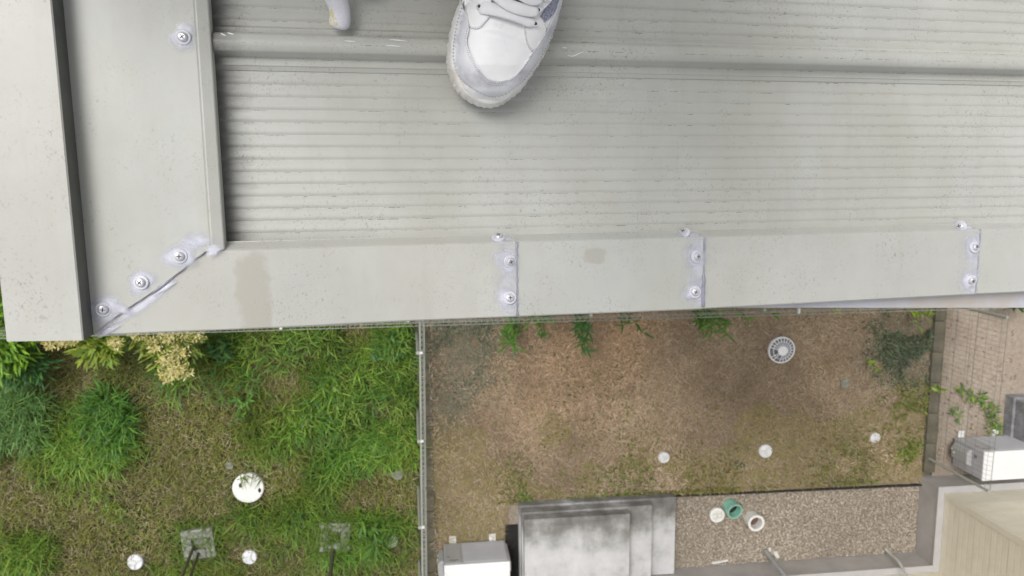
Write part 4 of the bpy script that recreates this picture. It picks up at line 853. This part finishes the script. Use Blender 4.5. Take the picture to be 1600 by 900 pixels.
drape('mudguard', vo+list(reversed([(float(a), float(b)) for a, b in rim])), .0032, .006, M_shoe2, shoe, .0016, curve=0)
EYL = [(251.7, 282.2), (250.0, 245.8), (249.2, 229.9), (251.0, 214.5), (258.5, 212.2), (263.5, 216.9), (268.1, 222.9), (268.6, 232.0), (272.0, 247.7), (269.4, 269.8)]
EYR = [(301.2, 217.0), (303.6, 202.0), (311.3, 192.6), (319.6, 200.3), (325.8, 212.4), (320.7, 220.3), (315.9, 224.2), (322.4, 231.5), (329.1, 239.1), (331.4, 255.5), (328.0, 270.5), (297.0, 267.4), (301.6, 241.7), (304.7, 232.1), (302.6, 225.4)]
for P in (EYL, EYR): drape('eyestay', P, .0034, .0040, M_shoe, shoe, .0025, curve=3)
drape('side_mesh', [(318.2, 222.8), (320.9, 218.7), (329.6, 224.6), (335.7, 232.2), (339.7, 242.0), (339.1, 255.3), (331.8, 252.9), (329.1, 239.1), (322.4, 231.0)], .0012, .002, M_knit, shoe, .003, curve=3)
drape('quarter', [(312.5, 193.5), (321, 204.0), (330.5, 222.6), (337, 231), (344, 246), (345, 262), (341, 262), (340.6, 242.0), (336.5, 231.5), (330.2, 223.5), (321, 217.4), (326.5, 212.2), (320.0, 199.5)], .0010, .002, M_shoe, shoe, .003, curve=0)
drape('tongue', [(268, 262), (268.5, 236), (270, 226.5), (302, 219), (304.5, 232), (300, 262)], .0012, .002, M_tongue, shoe, .003, curve=0)
def lace(pts, w, arch=.0035):
    c_ = smooth_pts([(a/1000, b/1000, 0) for a, b in pts], 7); n = len(c_); V = []; F = []
    for i, p in enumerate(c_):
        t = c_[min(i+1, n-1)]-c_[max(i-1, 0)]; t = t/np.linalg.norm(t); s_ = np.array([-t[1], t[0], 0]); f = i/(n-1); zz = max(sh(p[0]+s_[0]*e, p[1]+s_[1]*e) for e in (-w/2, 0, w/2))+.0042+arch*math.sin(math.pi*f)**.6*.5
        wf = min(1, .45+.55*min(f, 1-f)/.10)
        for e, dz in ((-.5, -.0007), (-.42, .0006), (0, .0011), (.42, .0006), (.5, -.0007)): q = p+s_*w*e*wf; V.append(loc((q[0], q[1], zz+dz)))
    for i in range(n-1):
        for k in range(4): F.append((i*5+k, i*5+k+1, (i+1)*5+k+1, (i+1)*5+k))
    # underside so the band has thickness
    b = len(V); V += [v_-Vector((0, 0, .0012)) for v_ in V[:b]]; F += [tuple(i+b for i in reversed(f)) for f in F]
    for i in range(n-1): F.append((i*5, (i+1)*5, b+(i+1)*5, b+i*5)); F.append((i*5+4, b+i*5+4, b+(i+1)*5+4, (i+1)*5+4))
    me = mesh('lace', V, F, M_lace, True); return link('lace', me, shoe)
lace([(258.8, 230.9), (267.4, 228.4), (282.0, 224.5), (295.6, 221.0), (311.5, 215.8)], .0120)
lace([(266, 248), (273.6, 238.6), (284.9, 230.4), (296.5, 226.9), (306.3, 226.3), (314.0, 227.6)], .0115, .008)
lace([(275, 256), (284.5, 247), (294, 240.4), (306.2, 236.0), (317, 238.5)], .0115, .008)
for a, b in ((258.6, 231.6), (313.9, 227.6), (311.9, 215.6), (321.6, 237.9)):
    q = MB(); z_ = sh(a/1000, b/1000)+.0042; q.lathe([(.0016, .0032), (.0024, .0034), (.0026, .0028), (.0028, 0)], 14, (0, 0, 0)); q.lathe([(.0017, .003), (.0001, .003)], 12, mi=1); q.build('eyelet', [M_shoe2, M_hole], shoe, loc((a/1000, b/1000, z_)))
def stitches(line, off, L=.0011, gap=.0023, mat=M_stitch, w=.0004, zz=None):
    q = MB(); P = smooth_pts([(a/1000, b/1000, 0) for a, b in line], 10); d = 0; nxt = 0
    for a, b in zip(P[:-1], P[1:]):
        seg = np.linalg.norm(b-a)
        while nxt <= d+seg:
            f = (nxt-d)/max(seg, 1e-9); p = a+(b-a)*f; t = (b-a)/max(seg, 1e-9); s_ = np.array([-t[1], t[0], 0]); z_ = (sh(p[0], p[1])+off) if zz is None else zz
            q.add([loc((*(p-t*L/2-s_*w)[:2], z_)), loc((*(p+t*L/2-s_*w)[:2], z_)), loc((*(p+t*L/2+s_*w)[:2], z_+.0002)), loc((*(p-t*L/2+s_*w)[:2], z_+.0002))], [(0, 1, 2, 3)]); nxt += gap
        d += seg
    tag(q.build('stitching', mat, shoe), kind='stuff')
sc_ = lambda P, k: [(281+(a-281)*k, 205+(b-205)*k) for a, b in P]
stitches(sc_(VAMP, 1.045), .0035); stitches(sc_(VAMP[3:6], 1.10), .0035, .001, .0019)
M_st2 = pm('stitch_pale', [(.3, .3, .31), (.42, .42, .43)], 60, .8)
stitches([(float(a), float(b)) for a, b in rim[::6]], .0036, .0016, .0034, M_stitch, .0006)
for P_ in (EYL[2:9], EYR[:6]): stitches([(P_k[0]*.93+.07*(258 if P_ == EYL[2:9] else 316), P_k[1]*.93+.07*(232 if P_ == EYL[2:9] else 212)) for P_k in P_], .0033, .0011, .0022, M_st2, .0003)
# glove: one skinned hand with five fingers; the index finger presses on the roof
def skin(name, verts, edges, radii, mat, parent, root_i=0, sub=2):
    me = bpy.data.meshes.new(name); me.from_pydata([loc(v_) for v_ in verts], edges, []); o = link(name, me, parent); me.materials.append(mat)
    o.modifiers.new('skin', 'SKIN'); sv = me.skin_vertices[0].data
    for i, r in enumerate(radii): sv[i].radius = (r, r) if not isinstance(r, tuple) else r
    for i in range(len(sv)): sv[i].use_root = (i == root_i)
    o.modifiers['skin'].use_smooth_shade = True; s_ = o.modifiers.new('sub', 'SUBSURF'); s_.levels = sub; s_.render_levels = sub; return o
def chain_skin(name, chains, mat, parent, sub=2):
    V, E, R_ = [], [], []
    idx = {}
    for ch in chains:
        prev = None
        for (p, r) in ch:
            key = tuple(round(c_, 4) for c_ in p)
            if key not in idx: idx[key] = len(V); V.append(p); R_.append(r)
            if prev is not None: E.append((prev, idx[key]))
            prev = idx[key]
    return skin(name, V, E, R_, mat, parent, 0, sub)
W_ = (.148, .375, .115); PM = (.135, .325, .085)
glove = chain_skin('glove', [[((.16, .42, .15), .030), (W_, .029), (PM, (.036, .020))],
    [(PM, (.036, .020)), ((.120, .288, .060), .0125), ((.1190, .262, .044), .0150), ((.1258, .2450, .0280), .0118), ((.1295, .2330, .0205), .0105), ((.1250, .2195, .0150), .0140)],
    [(PM, (.036, .020)), ((.145, .292, .066), .0125), ((.150, .272, .045), .011), ((.151, .264, .024), .010), ((.148, .268, .012), .0085)],
    [(PM, (.036, .020)), ((.162, .300, .068), .012), ((.170, .282, .046), .0105), ((.172, .274, .024), .0095), ((.168, .280, .012), .008)],
    [(PM, (.036, .020)), ((.176, .318, .070), .011), ((.186, .304, .046), .0095), ((.188, .298, .024), .0085), ((.184, .302, .012), .0075)],
    [(W_, .029), ((.112, .345, .080), .0145), ((.088, .315, .052), .0115), ((.082, .292, .032), .010), ((.086, .284, .016), .0085)]], M_glove, person)
q = MB(); r_ = random.Random(4)
bpy.context.view_layer.update(); ge = glove.evaluated_get(bpy.context.evaluated_depsgraph_get())
for i in range(85):
    a_, b_ = r_.random(), r_.random(); uu = .1135+.0125*a_*(1-.45*b_); vv = .2215+.0150*b_
    hit, pos, nor, _ = ge.ray_cast(loc((uu, vv, .2)), Vector((0, 0, -1)))
    if hit: q.lathe([(.0009, -.0008), (.0008, .0001), (.0001, .0004)], 6, pos)
tag(q.build('grip_dots', M_grip, glove), kind='stuff')
glove_l = chain_skin('glove', [[((.30, .28, .66), .03), ((.16, .12, .80), .029), ((.11, .07, .85), (.036, .02))], [((.11, .07, .85), (.036, .02)), ((.06, .07, .88), .011), ((.02, .07, .87), .0095)], [((.11, .07, .85), (.036, .02)), ((.06, .05, .88), .011), ((.02, .05, .87), .0095)],
    [((.11, .07, .85), (.036, .02)), ((.06, .09, .88), .011), ((.02, .09, .87), .0095)], [((.11, .07, .85), (.036, .02)), ((.07, .11, .88), .010), ((.035, .11, .87), .0085)], [((.11, .07, .85), (.036, .02)), ((.10, .11, .83), .011), ((.075, .13, .83), .0095)]], M_glove, person)
# body, head, clothes: crouched behind the visible foot
chain_skin('body', [[((.16, .62, .36), .09), ((.16, .60, .62), .11), ((.17, .56, .86), .075), ((.17, .53, .95), .052), ((.17, .48, 1.03), .078), ((.17, .46, 1.12), .070), ((.17, .48, 1.18), .04)]], M_skin, person)
chain_skin('hair', [[((.17, .53, 1.06), .070), ((.17, .51, 1.14), .075), ((.17, .50, 1.19), .055)]], M_hair, person)
fc = MB()
for s_ in (-1, 1): fc.lathe([(.009, 0), (.006, .006), (.0005, .008)], 10, loc((.17+s_*.03, .402, 1.08)))
fc.bar(loc((.17, .40, 1.07)), loc((.17, .385, 1.045)), .008, 8, r2=.013); fc.bar(loc((.148, .408, 1.015)), loc((.192, .408, 1.015)), .005, 6)
for s_ in (-1, 1): fc.bar(loc((.17+s_*.075, .49, 1.06)), loc((.17+s_*.085, .50, 1.10)), .014, 8)
fc.build('face', M_skin, person, smooth=True)
chain_skin('jacket', [[((.16, .63, .38), .13), ((.16, .60, .64), .14), ((.17, .56, .84), .11), ((.17, .54, .92), .07)], [((.17, .56, .84), .11), ((-.02, .54, .82), .065), ((.02, .50, .50), .052), ((.13, .44, .22), .042), ((.155, .405, .145), .036)], [((.17, .56, .84), .11), ((.36, .54, .82), .065), ((.42, .38, .62), .052), ((.28, .25, .68), .042), ((.19, .15, .77), .036)]], M_jacket, person)
chain_skin('trousers', [[((.16, .64, .32), .13), ((.24, .62, .30), .10), ((.34, .36, .50), .075), ((.315, .40, .20), .058), ((.31, .40, .09), .055)], [((.16, .64, .32), .13), ((.06, .62, .30), .10), ((-.14, .42, .50), .075), ((-.20, .48, .20), .058), ((-.22, .50, .09), .055)]], M_trouser, person)
chain_skin('sock', [[((.305, .385, .06), .042), ((.31, .40, .12), .045)]], M_glove, person)
sh2 = copy_tree(shoe, person); sh2.location = (-.50, .10, 0)
